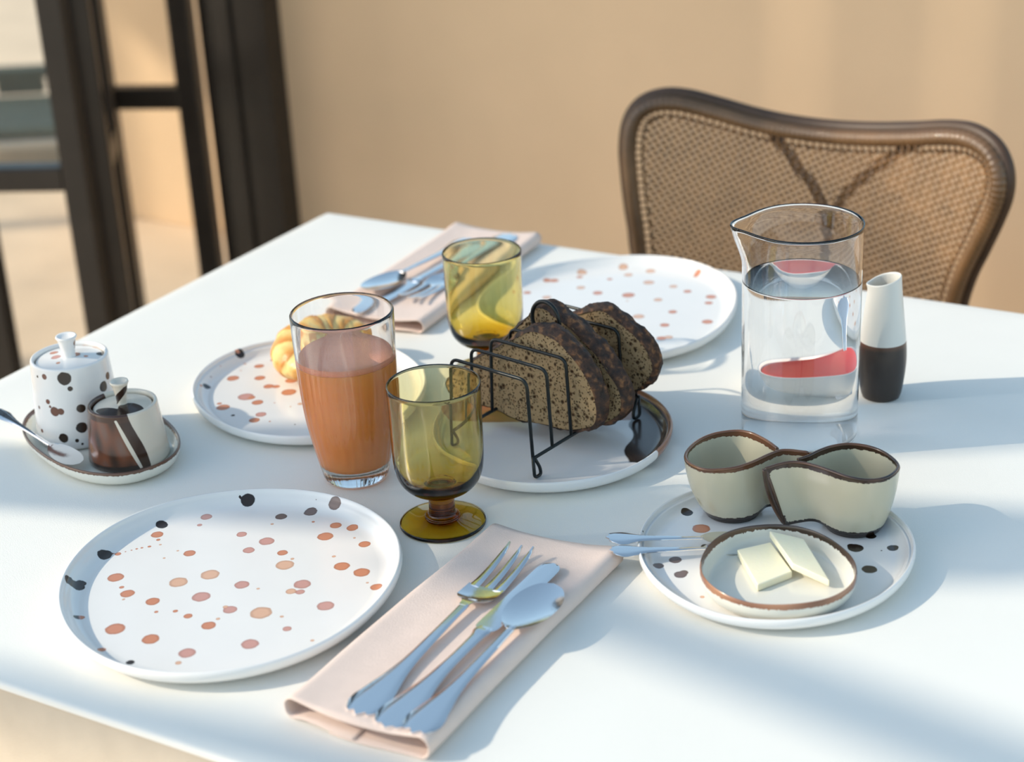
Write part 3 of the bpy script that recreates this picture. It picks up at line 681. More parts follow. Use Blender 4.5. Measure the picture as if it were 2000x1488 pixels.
def tumbler():
    H = .1525
    outer = [(0, .0012), (.018, .0010), (.0245, .0008), (.0272, .0030), (.0292, .0100), (.0322, .0240), (.0352, .0390), (.0382, .0560), (.0402, .0750), (.0413, .0950), (.0421, .115), (.0428, .135), (.0431, H - .003), (.0429, H - .0008)]
    inner = [(.0422, H), (.0412, H - .001), (.0405, .135), (.0396, .113), (.0388, .095), (.0377, .075), (.0357, .056), (.0327, .039), (.0297, .0255), (.0262, .0175), (.019, .0145), (0, .0138)]
    po = [tuple(p) for p in catmull(outer, 5)]; pi = [tuple(p) for p in catmull(inner, 5)]
    def flute(a, z):
        return 1 + .010 * (abs(math.cos(a * 15)) - .6) * max(0, min(1, (.118 - z) / .012)) * min(1, z / .003 + .5)
    v, f = lathe_geo(po, 300, flute); v2, f2 = lathe_geo(pi, 300); n = len(v); v += v2; f += [tuple(i + n for i in q) for q in f2]
    a = n - 300; f += [(a + k, a + (k + 1) % 300, n + (k + 1) % 300, n + k) for k in range(300)]
    o = obj('juice_tumbler', v, f, M['clear'], None, (.4457, -.5830, TZ + .0003), True)
    tag(o, 'tall ribbed clear tumbler filled with orange pink juice', 'glass')
    e = empty('grapefruit_juice', (.4457, -.5830, TZ + .0003)); tag(e, 'orange pink juice with a froth layer inside the ribbed tumbler', 'juice')
    ins = [(r + .00015, z - .0001) for r, z in pi[::-1] if z < .110]
    jb = ins + [(.03945, .1100)]
    lathe('liquid', jb + [(0, .1100)], M['juice'], e, n=96)
    lathe('froth', [(0, .1101), (.0393, .1101), (.0398, .1105), (.0400, .1150), (.0395, .1156), (.030, .1148), (0, .1146)], M['froth'], e, n=96)
tumbler()

def carafe():
    H = .1957; a0 = R(206)
    def spout(a, z):
        d = (a - a0 + PI) % (2 * PI) - PI
        s = max(0, min(1, (z - .158) / (H - .158))); s = s * s * (3 - 2 * s)
        return 1 + .19 * s * math.exp(-(d / .30) ** 2) - .02 * s * math.exp(-((abs(d) - .75) / .35) ** 2)
    outer = [(0, -.0007), (.038, -.0007), (.046, -.0007), (.0488, .0008), (.0501, .0050), (.0503, .014), (.0503, .05), (.0503, .09), (.0503, .13), (.0503, .150)] + [(.0503, z) for z in np.linspace(.158, .190, 8)] + [(.0507, .1928), (.0511, H - .0012)]
    inner = [(.0505, H), (.0494, H - .0010), (.0487, .1915)] + [(.0485, z) for z in np.linspace(.189, .158, 8)] + [(.0485, .150), (.0485, .13), (.0485, .09), (.0485, .05), (.0484, .012), (.0478, .0070), (.0455, .0042), (.036, .0032), (0, .0030)]
    v, f = lathe_geo(outer, 180, spout); v2, f2 = lathe_geo(inner, 180, spout); n = len(v); v += v2; f += [tuple(i + n for i in q) for q in f2]
    a = n - 180; f += [(a + k, a + (k + 1) % 180, n + (k + 1) % 180, n + k) for k in range(180)]
    o = obj('water_carafe', v, f, M['clear'], None, (.7571, -.3515, TZ + .0003), True); tag(o, 'tall clear glass carafe with a spout, half behind the wrapped cups', 'carafe')
    wp = [(0, .0029), (.036, .0031), (.0456, .0041), (.0479, .0069), (.0486, .012)] + [(.0486, z) for z in np.linspace(.02, .1445, 14)] + [(.0487, .1462), (.0482, .1456), (.0470, .1452), (0, .1451)]
    o = lathe('water', wp, M['water'], None, (.7571, -.3515, TZ + .0003), n=120); tag(o, 'clear water filling the glass carafe', 'water')
carafe()

def cruet():
    H = .1135
    outer = [(0, 0), (.0150, 0), (.0170, .0012), (.0186, .006), (.0205, .020), (.0216, .034), (.0214, .046), (.0204, .058), (.0188, .072), (.0170, .088), (.0153, .102), (.0145, .110), (.0143, H - .001)]
    inner = [(.0136, H), (.0126, H - .001), (.0125, .108), (.0135, .095), (.016, .06), (.016, .03), (.014, .006), (0, .005)]
    po = [tuple(p) for p in catmull(outer, 8)] + [tuple(p) for p in catmull(inner, 4)]
    v, f = lathe_geo(po, 120); V = np.array(v)
    # mouth cut on a slant with a small pouring lip at the left
    a0 = R(205); d = np.array([math.cos(a0), math.sin(a0)]); along = V[:, :2] @ d
    s = np.clip((V[:, 2] - .095) / .0185, 0, 1)
    side = np.abs((np.arctan2(V[:, 1], V[:, 0]) - a0 + PI) % (2 * PI) - PI)
    lip = np.exp(-(side / .45) ** 2) * s ** 3 * .0028
    V[:, 2] += -.0042 * s * (along / .0143); V[:, :2] += d[None] * lip[:, None]
    spot = np.clip((.0555 - V[:, 2]) / .004, -1, 1); t = np.clip(.55 + (.0555 - V[:, 2]) / .012, .45, 1.)
    ins = np.arange(len(V)) > 120 * (len(catmull(outer, 8)) - 1); spot[ins] = -1
    o = obj('oil_cruet', V, f, M['bottle_glaze'], None, (.7946, -.2445, TZ + .0003), True, {'spot': spot, 'tint': t})
    tag(o, 'small stoneware cruet, white above and dark brown below, right of the carafe', 'bottle')
cruet()

# stand-in jam bowl, added behind the carafe for the red in the water
jr = empty('added_jam_bowl', (.700, -.258, TZ + .0003)); tag(jr, 'stand-in white bowl of red jam, added behind the carafe to redden the water', 'bowl')
v, f = lathe_geo([(0, 0), (.018, 0), (.020, .001), (.027, .013), (.0315, .028), (.0312, .0292), (.0300, .0285), (.0255, .0135), (.019, .004), (0, .0035)], 64)
obj('bowl', v, f, M['white_glaze'], jr, attrs={'spot': np.full(len(v), -1.), 'tint': np.zeros(len(v))})
jm = lathe('jam_fill', [(0, .0036), (.0189, .0041), (.0254, .0137), (.0290, .0255), (.026, .0290), (.016, .0350), (0, .0375)], M['jam'], None, (.700, -.258, TZ + .0003), n=48)
jm.name = 'added_red_jam'; tag(jm, 'red jam in the stand-in bowl, added for the red in the water', 'jam')

# ================================================================== cutlery
def loft(stations, nu=9, thick=.0018, scallop=0., n=60, crown=.0009):
    """stations: (s, half width, z, dish)  s along +Y.  returns one closed shell"""
    S = np.array(stations, float)
    t = np.linspace(S[0, 0], S[-1, 0], n)
    # monotone resample through a smooth curve
    cm = catmull(S, 8); o_ = np.argsort(cm[:, 0]); cm = cm[o_]
    A = np.stack([np.interp(t, cm[:, 0], cm[:, k]) for k in range(4)], 1)
    us = np.sign(np.linspace(-1, 1, nu)) * np.abs(np.linspace(-1, 1, nu)) ** (.8); top = []; bot = []
    for s, w_, z, d in A:
        for u in us:
            ss = s
            if scallop and s < .026:
                k = 1 - s / .026
                ss = s + k * (.006 * u * u + scallop * (1 - math.cos(3 * PI * u)) / 2)
            x = u * w_; zz = z - d * (1 - u * u) - (0 if d else crown * max(0, (abs(u) - .6) / .4) ** 2)
            top.append((x, ss, zz)); bot.append((x * .98, ss, zz - thick * (1 - .5 * abs(u) ** 4)))
    v = top + bot; f = []; N = n * nu
    for i in range(n - 1):
        for j in range(nu - 1):
            a = i * nu + j; f.append((a, a + 1, a + nu + 1, a + nu)); f.append((N + a, N + a + nu, N + a + nu + 1, N + a + 1))
        for j in (0, nu - 1):
            a = i * nu + j; q = (a, a + nu, N + a + nu, N + a); f.append(q if j == 0 else q[::-1])
    for j in range(nu - 1):
        f.append((j, N + j, N + j + 1, j + 1)); a = (n - 1) * nu + j; f.append((a, a + 1, N + a + 1, N + a))
    return v, f

HANDLE = [(0, .0132, .0024, 0), (.008, .0146, .0026, 0), (.020, .0142, .0029, 0), (.036, .0110, .0033, 0), (.052, .0076, .0038, 0), (.072, .0054, .0044, 0), (.100, .0043, .0052, 0)]
def edge_fix(o):
    o.data.set_sharp_from_angle(angle=R(50))
    return o
def fork():
    root = empty('table_fork', (0, 0, 0))
    v, f = loft(HANDLE + [(.125, .0037, .0060, 0), (.146, .0036, .0066, 0)], scallop=.0042)
    edge_fix(obj('handle', v, f, M['steel'], root))
    mb = MB()
    v, f = loft([(.143, .0034, .0067, 0), (.150, .0050, .0062, .0), (.1545, .0110, .0052, .0008), (.159, .0142, .0044, .0016), (.166, .0148, .0036, .0018), (.174, .0147, .0032, .0015), (.1775, .0146, .0032, .0012)], n=30); mb.add(v, f)
    for k, xc in enumerate((-.0101, 0, .0101)):
        v, f = loft([(.1755, .0044, .0030, 0), (.186, .0036, .0030, 0), (.204, .0030, .0044, 0), (.222, .0022, .0075, 0), (.233, .0009, .0105, 0)], nu=5, n=24)
        mb.add([(x + xc, y - (.004 if k == 1 else .0) * 0, z - (.0012 if k == 1 else 0)) for x, y, z in v], f)
    edge_fix(mb.build('tines', M['steel'], root))
    return root
def knife():
    root = empty('table_knife', (0, 0, 0))
    v, f = loft(HANDLE[:-1] + [(.095, .0046, .0046, 0), (.118, .0050, .0050, 0), (.1225, .0062, .0054, 0), (.126, .0064, .0054, 0), (.130, .0052, .0050, 0)], scallop=.0026, thick=.0040)
    edge_fix(obj('handle', v, f, M['steel'], root))
    v, f = loft([(.127, .0060, .0042, 0), (.132, .0086, .0040, 0), (.150, .0090, .0038, 0), (.190, .0090, .0036, 0), (.215, .0090, .0036, 0), (.224, .0083, .0036, 0), (.229, .0055, .0036, 0), (.231, .0012, .0036, 0)], thick=.0014, nu=7, crown=.0002)
    edge_fix(obj('blade', v, f, M['steel'], root))
    return root
def spoon(k=1.0, name='table_spoon', hw=1.0):
    root = empty(name, (0, 0, 0)); L = .197 * k
    st = [(s * .92 * k, w_ * k * hw * .92, z * k, d) for s, w_, z, d in HANDLE] + [(.118 * k, .0032 * k, .0060 * k, 0), (.1345 * k, .0031 * k, .0066 * k, 0)]
    v, f = loft(st, scallop=.0042 * k, thick=.0018 * k)
    edge_fix(obj('handle', v, f, M['steel'], root))
    st = []
    for t in np.linspace(0, 1, 24):
        w_ = .0188 * (math.sqrt(max(0, 1 - ((t - .56) / .44) ** 2)) if t > .56 else (1 - (1 - t / .56) ** 2.2) ** .62 if t > 0 else 0)
        w_ = max(w_, .0032 * (1 - t) + .0003)
        st.append(((.131 + .066 * t) * k, w_ * k, (.0066 - .0012 * math.sin(PI * t) + .0008 * t) * k, (.0023 * math.sin(PI * t) ** .7) * k if 0 < t < 1 else 0.00001))
    v, f = loft(st, nu=15, n=44, thick=.0010 * k)
    edge_fix(obj('bowl', v, f, M['steel'], root))
    return root
NZ = TZ + .0147
def put(o, end, tip, z0, z1=None, label=None, cat=None, group=None):
    """handle end at `end`, pointing to `tip`"""
    z1 = z0 if z1 is None else z1
    d = Vector((tip[0] - end[0], tip[1] - end[1], 0)); L = d.length
    o.location = (end[0], end[1], z0); o.rotation_euler = (math.atan2(z1 - z0, L), 0, math.atan2(d.y, d.x) - PI / 2)
    return tag(o, label, cat, group)
fk, kf, sp = fork(), knife(), spoon()
put(fk, (.6630, -.8975), (.6565, -.668), NZ, None, 'steel fork with three tines on the near napkin, left of the knife', 'fork', 'table forks')
put(kf, (.6885, -.9015), (.6875, -.672), NZ + .0006, None, 'steel dinner knife between fork and spoon on the near napkin', 'knife', 'table knives')
put(sp, (.7092, -.9010), (.7055, -.704), NZ + .0018, None, 'steel spoon with a deep oval bowl on the near napkin', 'spoon', 'table spoons')
put(copy_tree(fk), (.2765, -.0230), (.2855, -.2500), NZ, None, 'steel fork on the far napkin, nearest the amber goblet', 'fork', 'table forks')
put(copy_tree(kf), (.2650, -.0740), (.2555, -.3030), NZ, None, 'steel knife on the far napkin between fork and spoon', 'knife', 'table knives')
put(copy_tree(sp), (.2440, -.0580), (.2330, -.2540), NZ + .0018, None, 'steel spoon on the far napkin, outermost to the left', 'spoon', 'table spoons')
ts = spoon(.56, 'teaspoon', 1.25)
put(ts, (.7046, -.6195), (.7960, -.5640), TZ + .0185, TZ + .0085, 'small steel spoon on the dark dotted plate, bowl showing beside the cups', 'spoon', 'teaspoons')
t2 = put(copy_tree(ts), (.7150, -.6340), (.7990, -.5740), TZ + .0170, TZ + .0062, 'small steel spoon on the dark dotted plate, nearer us, its bowl under the other spoon', 'spoon', 'teaspoons')
t3 = spoon(.62, 'teaspoon', .8)
put(t3, (.1060, -.6640), (.2240, -.6850), TZ + .0330, TZ + .0085, 'steel teaspoon leaning on the oval tray in front of the tall spotted pot', 'spoon', 'teaspoons')

put(copy_tree(ts), (.6720, -.2240), (.7020, -.2600), TZ + .0800, TZ + .0180, 'small steel spoon added to the stand-in jam bowl for blue reflections', 'spoon', 'teaspoons')  # extra spoon, added for blue reflections seen through the water

# ================================================================== napkins
def napkin(loc, rz, label, seed, W=.117, L=.275):
    path = [(.040, .0012)] + [(x, .0012) for x in np.linspace(.05, W - .006, 8)]
    path += arc(W - .0080, .0086, .0075, -90, 90, 10)
    path += [(x, .0136 + .0026 * min(1, max((x - W + .030) / .022, 0)) ** 1.4 + .0014 * min(1, max(0, (.030 - x) / .020)) ** 1.5 - .0006 * math.sin(PI * x / W)) for x in np.linspace(W - .012, .014, 22)]
    path += arc(.0082, .0082, .0068, 90, 262, 10) + [(.016, .0030), (.028, .0034), (.045, .0030), (.060, .0026)]
    P = resample(np.array(path), 110); n = len(P); rows = 46
    v = []; f = []
    dP = np.gradient(P, axis=0); nn = np.stack([-dP[:, 1], dP[:, 0]], 1); nn /= np.linalg.norm(nn, axis=1)[:, None]
    for side in (1, -1):
        for k in range(rows):
            y = -L / 2 + L * k / (rows - 1)
            for i in range(n):
                x, z = P[i] + nn[i] * side * .00045
                q = Vector((x * 18, y * 9, seed))
                wob = mnoise.noise(q) * .0011
                flare = .0016 * math.exp(-((y + L / 2) / .025) ** 2) * (1 if z > .006 else 0)
                yy = y + .002 * math.sin(x * 60 + seed) * (1 if k in (0, rows - 1) else 0) + (.006 * (x / W - .5) if k == rows - 1 else 0)
                v.append((x - W / 2 + mnoise.noise(Vector((seed, y * 14, z * 40))) * .0016, yy, max(.0004, z + (wob if z > .005 else 0) + flare)))
    o2 = rows * n
    for k in range(rows - 1):
        for i in range(n - 1):
            a = k * n + i; f.append((a, a + 1, a + n + 1, a + n)); a += o2; f.append((a, a + n, a + n + 1, a + 1))
    for k in range(rows - 1):
        for i in (0, n - 1):
            a = k * n + i; f.append((a, a + n, a + n + o2, a + o2))
    for i in range(n - 1):
        for k in (0, rows - 1):
            a = k * n + i; f.append((a, a + o2, a + 1 + o2, a + 1))
    o = obj('linen_napkin', v, f, M['napkin'], None, loc, True); o.rotation_euler.z = rz
    bm = bmesh.new(); bm.from_mesh(o.data); bmesh.ops.recalc_face_normals(bm, faces=bm.faces); bm.to_mesh(o.data); bm.free()
    tag(o, label, 'napkin', 'folded linen napkins')
napkin((.6635, -.7660, TZ + .0002), 0, 'folded pale peach napkin under the near cutlery, right of the big plate', 1.3)
napkin((.2600, -.1560, TZ + .0002), PI + R(4), 'folded pale peach napkin under the far cutlery, left of the far plate', 5.1, .117, .285)

# ================================================================== toast rack and bread
RK = Vector((.5655, -.4598, TZ + .0059)); RZ = R(-10)
rk = empty('toast_rack', RK, RZ); tag(rk, 'black wire toast rack with seven hoops and a ring handle on the bread plate', 'rack')
AY = [-.069, -.041, -.0125, .0145, .0410, .0655, .0850]
AY = [-.069, -.0425, -.0160, .0105, .0370, .0600, .0800]
ZA, ZR_, RW = .0900, .0195, .0015
for i, y in enumerate(AY):
    cx = -.004 - .003 * i / 6
    hw = .0415
    mb = MB(); mb.tube(round_path([(cx - hw - .003, y, ZR_), (cx - hw, y, ZA), (cx + hw, y, ZA), (cx + hw + .003, y, ZR_)], .008, 6), RW, 10)
    mb.build('hoop', M['wire'], rk)
for sx in (-1, 1):
    mb = MB(); mb.tube([(-.004 + sx * .0445, AY[0], ZR_), (-.007 + sx * .0445, AY[-1], ZR_)], RW, 10); mb.build('rail', M['wire'], rk)
    for y, dy in ((AY[0], 1), (AY[-1], -1)):
        x = -.004 + sx * .0445
        p = round_path([(x, y, ZR_ + .002), (x + sx * .001, y, .0016), (x + sx * .0005, y + dy * .009, .0016), (x, y + dy * .0085, .008), (x, y + dy * .002, ZR_)], .004, 6)
        mb = MB(); mb.tube(p, RW, 10); mb.build('foot', M['wire'], rk)
mb = MB(); mb.tube([(-.0055 + .0150 * math.sin(a) * (1.0 if abs(a) < 2.3 else .85), AY[3], ZA + .0175 + .0165 * math.cos(a)) for a in np.linspace(-2.55, 2.55, 30)], RW * 1.25, 10)
mb.build('ring_handle', M['wire'], rk)

def bread_mats():
    m, t, b = new_mat('bread_crumb'); L = t.links
    b.inputs['Roughness'].default_value = .9; b.inputs['Specular IOR Level'].default_value = .15
    tc = t.nodes.new('ShaderNodeTexCoord')
    nz = t.nodes.new('ShaderNodeTexNoise'); nz.inputs['Scale'].default_value = 60; L.new(tc.outputs['Object'], nz.inputs['Vector'])
    va = t.nodes.new('ShaderNodeVectorMath'); va.operation = 'MULTIPLY_ADD'; va.inputs[1].default_value = (.006, .006, .006); L.new(nz.outputs['Color'], va.inputs[0]); L.new(tc.outputs['Object'], va.inputs[2])
    hs = []
    for sc, lo, hi in ((420, .08, .40), (150, .12, .34)):
        vo = t.nodes.new('ShaderNodeTexVoronoi'); vo.inputs['Scale'].default_value = sc; L.new(va.outputs[0], vo.inputs['Vector'])
        mr = t.nodes.new('ShaderNodeMapRange'); mr.inputs[1].default_value = lo; mr.inputs[2].default_value = hi; L.new(vo.outputs['Distance'], mr.inputs[0]); hs.append(mr.outputs[0])
    mn = t.nodes.new('ShaderNodeMath'); mn.operation = 'MULTIPLY'; L.new(hs[0], mn.inputs[0]); L.new(hs[1], mn.inputs[1])
    rp = t.nodes.new('ShaderNodeValToRGB'); L.new(mn.outputs[0], rp.inputs[0])
    rp.color_ramp.elements[0].color = lin(64, 42, 24); rp.color_ramp.elements[1].color = lin(164, 139, 104); rp.color_ramp.elements[1].position = .75
    L.new(rp.outputs[0], b.inputs['Base Color'])
    bp = t.nodes.new('ShaderNodeBump'); bp.inputs['Strength'].default_value = .9; bp.inputs['Distance'].default_value = .0025; L.new(mn.outputs[0], bp.inputs['Height']); L.new(bp.outputs[0], b.inputs['Normal'])
    m2, t, b = new_mat('bread_crust'); L = t.links
    b.inputs['Roughness'].default_value = .65
    tc = t.nodes.new('ShaderNodeTexCoord'); nz = t.nodes.new('ShaderNodeTexNoise'); nz.inputs['Scale'].default_value = 150; nz.inputs['Detail'].default_value = 8; L.new(tc.outputs['Object'], nz.inputs['Vector'])
    rp = t.nodes.new('ShaderNodeValToRGB'); L.new(nz.outputs['Fac'], rp.inputs[0]); e = rp.color_ramp.elements
    e[0].position = .36; e[0].color = lin(34, 22, 15); e[1].position = .72; e[1].color = lin(146, 98, 56); e.new(.54).color = lin(70, 44, 27)
    L.new(rp.outputs[0], b.inputs['Base Color'])
    bp = t.nodes.new('ShaderNodeBump'); bp.inputs['Strength'].default_value = 1.; bp.inputs['Distance'].default_value = .003; L.new(nz.outputs['Fac'], bp.inputs['Height']); L.new(bp.outputs[0], b.inputs['Normal'])
    return m, m2
M['crumb'], M['crust'] = bread_mats()

def slice_(outline, y, th, label, seed, tilt=0.):
    P = resample(catmull(outline, 10, True), 150, True)
    ar = np.sum(P[:, 0] * np.roll(P[:, 1], -1) - np.roll(P[:, 0], -1) * P[:, 1])
    if ar < 0: P = P[::-1]
    c = P.mean(0); zmin = P[:, 1].min(); n = len(P)
    T = np.roll(P, -1, 0) - np.roll(P, 1, 0); T /= np.linalg.norm(T, axis=1)[:, None]; N = np.stack([T[:, 1], -T[:, 0]], 1)
    org = Vector((c[0], y, zmin))
    root = empty('bread_slice', RK + Matrix.Rotation(RZ, 3, 'Z') @ org, RZ + tilt)
    tag(root, label, 'bread', 'slices in the toast rack')
    Q = np.stack([P[:, 0] - c[0], P[:, 1] - zmin], 1); cc = np.array([0, c[1] - zmin]); rings = 26
    # crumb: both cut faces
    v = []; f = []
    for side in (-1, 1):
        b0 = len(v); v.append((cc[0], side * th / 2, cc[1]))
        for k in range(1, rings + 1):
            s = k / rings
            for i in range(n):
                x, z = cc + (Q[i] - cc) * s * .985
                nn = mnoise.noise(Vector((x * 160, z * 160, seed + side))) * .0007 + mnoise.noise(Vector((x * 60, z * 60, seed + 3 * side))) * .0010
                d = mnoise.voronoi(Vector((x * 75, z * 75, seed * 3 + side)))[0][0]
                hole = -max(0, .30 - d) * .008
                v.append((x, side * (th / 2 + (nn + hole) * (1 if k < rings else 0)), z))
        for i in range(n):
            j = (i + 1) % n; q = (b0, b0 + 1 + i, b0 + 1 + j); f.append(q if side < 0 else q[::-1])
        for k in range(rings - 1):
            for i in range(n):
                j = (i + 1) % n; a = b0 + 1 + k * n; q = (a + i, a + n + i, a + n + j, a + j); f.append(q if side < 0 else q[::-1])
    obj('crumb', v, f, M['crumb'], root)
    # crust: rough band round the edge
    v = []; f = []; m = 11
    for i in range(n):
        top = max(0, N[i][1]); wgt = min(1, max(0, (P[i][0] + .035) / .05)) * .8 + .2
        for k in range(m):
            u = -1 + 2 * k / (m - 1)
            bulge = (.0006 + .0014 * top + (1 - u * u) * .0020) * wgt
            x, z = Q[i] + N[i] * bulge; yy = u * (th / 2 + .0004)
            if k in (0, m - 1): x, z = cc + (Q[i] - cc) * (.985 - .035 * top * wgt)
            rn = mnoise.noise(Vector((x * 90, yy * 90, z * 90 + seed))) * .0022 + mnoise.noise(Vector((x * 260, yy * 260, z * 260 + seed))) * .0011
            if k in (0, m - 1): rn *= .25; yy = u * (th / 2 + .0009)
            v.append((x + N[i][0] * rn, yy + rn * .3 * u, z + N[i][1] * rn))
    for i in range(n):
        j = (i + 1) % n
        for k in range(m - 1): f.append((i * m + k, i * m + k + 1, j * m + k + 1, j * m + k))
    o = obj('crust', v, f, M['crust'], root)
    bm = bmesh.new(); bm.from_mesh(o.data); bmesh.ops.recalc_face_normals(bm, faces=bm.faces); bm.to_mesh(o.data); bm.free()
    return root
S1 = [(-.1095, .0338), (-.0988, .0471), (-.0744, .0668), (-.0434, .0876), (-.0208, .1018), (-.0062, .111), (.0079, .113), (.0249, .1102), (.0365, .102), (.0479, .0924), (.0574, .0797), (.0636, .066), (.0647, .0508), (.0609, .0384), (.0453, .0304), (.0278, .0253), (.0067, .0243), (-.0168, .0213), (-.0332, .0211), (-.0477, .0237), (-.0720, .0244), (-.0971, .0225)]
S2 = [(-.0385, .1014), (-.027, .1141), (-.0195, .1215), (-.0089, .1219), (.0048, .116), (.0201, .1098), (.035, .0995), (.0482, .0902), (.0579, .0787), (.0692, .0648), (.0713, .0498), (.0668, .0385), (.0529, .0281), (.039, .0234), (0, .0225), (-.045, .0225), (-.08, .0265), (-.088, .042), (-.070, .070)]
S3 = [(-.0159, .0987), (.0038, .107), (.0161, .1106), (.0297, .1052), (.0432, .0985), (.0565, .0904), (.0663, .0787), (.0694, .0652), (.0624, .0518), (.052, .0418), (.0398, .0341), (.0327, .0292), (.008, .0235), (-.025, .0225), (-.055, .027), (-.066, .045), (-.045, .080)]
dz = lambda S: [(x, z - .0059) for x, z in S]
slice_(dz(S1), -.0028, .0150, 'large sourdough slice in front in the toast rack, cut face towards us', 2.)
slice_(dz(S2), .0240, .0160, 'sourdough slice behind the front one, its top crust inside the ring handle', 11.)
slice_(dz(S3), .0705, .0125, 'sourdough slice at the far right end of the toast rack', 23.)

# ================================================================== croissant
def croissant():
    K = np.array([(.330, -.4600), (.305, -.4600), (.282, -.4440), (.271, -.4150), (.276, -.3875), (.298, -.3690), (.326, -.3630)])
    path = resample(catmull(K, 12), 170); n = len(path); m = 40
    T = np.gradient(path, axis=0); T /= np.linalg.norm(T, axis=1)[:, None]; Nn = np.stack([-T[:, 1], T[:, 0]], 1)
    c = np.array([.285, -.415]); v = []; f = []; sp = []
    for i in range(n):
        t = i / (n - 1); u = abs(2 * t - 1)
        seg = (1 - u) ** .9 * 4.4 + .15; ph = seg - math.floor(seg)
        r = .0045 + .0225 * (1 - u ** 1.7)
        for k in range(m):
            a = 2 * PI * k / m
            ph2 = (seg + .34 * math.sin(a + (1 if t > .5 else -1) * .9) + .10 * math.sin(3 * a + 5 * t) + .10 * mnoise.noise(Vector((t * 9, a, 3.)))) % 1.0
            step = .935 + .085 * (1 - ph2) ** .6 * (1 - .5 * max(0, ph2 - .9) * 10 * .1)
            rr = r * step + .0005 * mnoise.noise(Vector((t * 110, math.cos(a) * 7, math.sin(a) * 7))) + .0013 * mnoise.noise(Vector((t * 30, math.cos(a) * 2, math.sin(a) * 2)))
            x, y = path[i] + Nn[i] * rr * math.cos(a) * 1.02 - c
            z = .0222 + rr * math.sin(a) * .86
            v.append((x, y, max(.0003, z))); sp.append(ph2)
    for i in range(n - 1):
        for k in range(m): f.append((i * m + k, i * m + (k + 1) % m, (i + 1) * m + (k + 1) % m, (i + 1) * m + k))
    f.append(tuple(range(m - 1, -1, -1))); f.append(tuple((n - 1) * m + k for k in range(m)))
    mt, t, b = new_mat('croissant_crust'); L = t.links; b.inputs['Roughness'].default_value = .38
    at = t.nodes.new('ShaderNodeAttribute'); at.attribute_name = 'spot'
    tc = t.nodes.new('ShaderNodeTexCoord'); nz = t.nodes.new('ShaderNodeTexNoise'); nz.inputs['Scale'].default_value = 140; nz.inputs['Detail'].default_value = 6; L.new(tc.outputs['Object'], nz.inputs['Vector'])
    ad = t.nodes.new('ShaderNodeMath'); ad.operation = 'MULTIPLY_ADD'; ad.inputs[1].default_value = .5; L.new(nz.outputs['Fac'], ad.inputs[0]); L.new(at.outputs['Fac'], ad.inputs[2])
    rp = t.nodes.new('ShaderNodeValToRGB'); e = rp.color_ramp.elements; e[0].position = .2; e[0].color = lin(206, 128, 52); e[1].position = 1.1 if False else 1.0; e[1].color = lin(240, 206, 130); e.new(.6).color = lin(226, 166, 84)
    L.new(ad.outputs[0], rp.inputs[0]); L.new(rp.outputs[0], b.inputs['Base Color'])
    bp = t.nodes.new('ShaderNodeBump'); bp.inputs['Strength'].default_value = .5; bp.inputs['Distance'].default_value = .002; L.new(nz.outputs['Fac'], bp.inputs['Height']); L.new(bp.outputs[0], b.inputs['Normal'])
    o = obj('croissant', v, f, mt, None, (c[0], c[1], TZ + .0059), True, {'spot': sp}); tag(o, 'golden croissant with ridged layers on the plate behind the juice glass', 'croissant')
croissant()

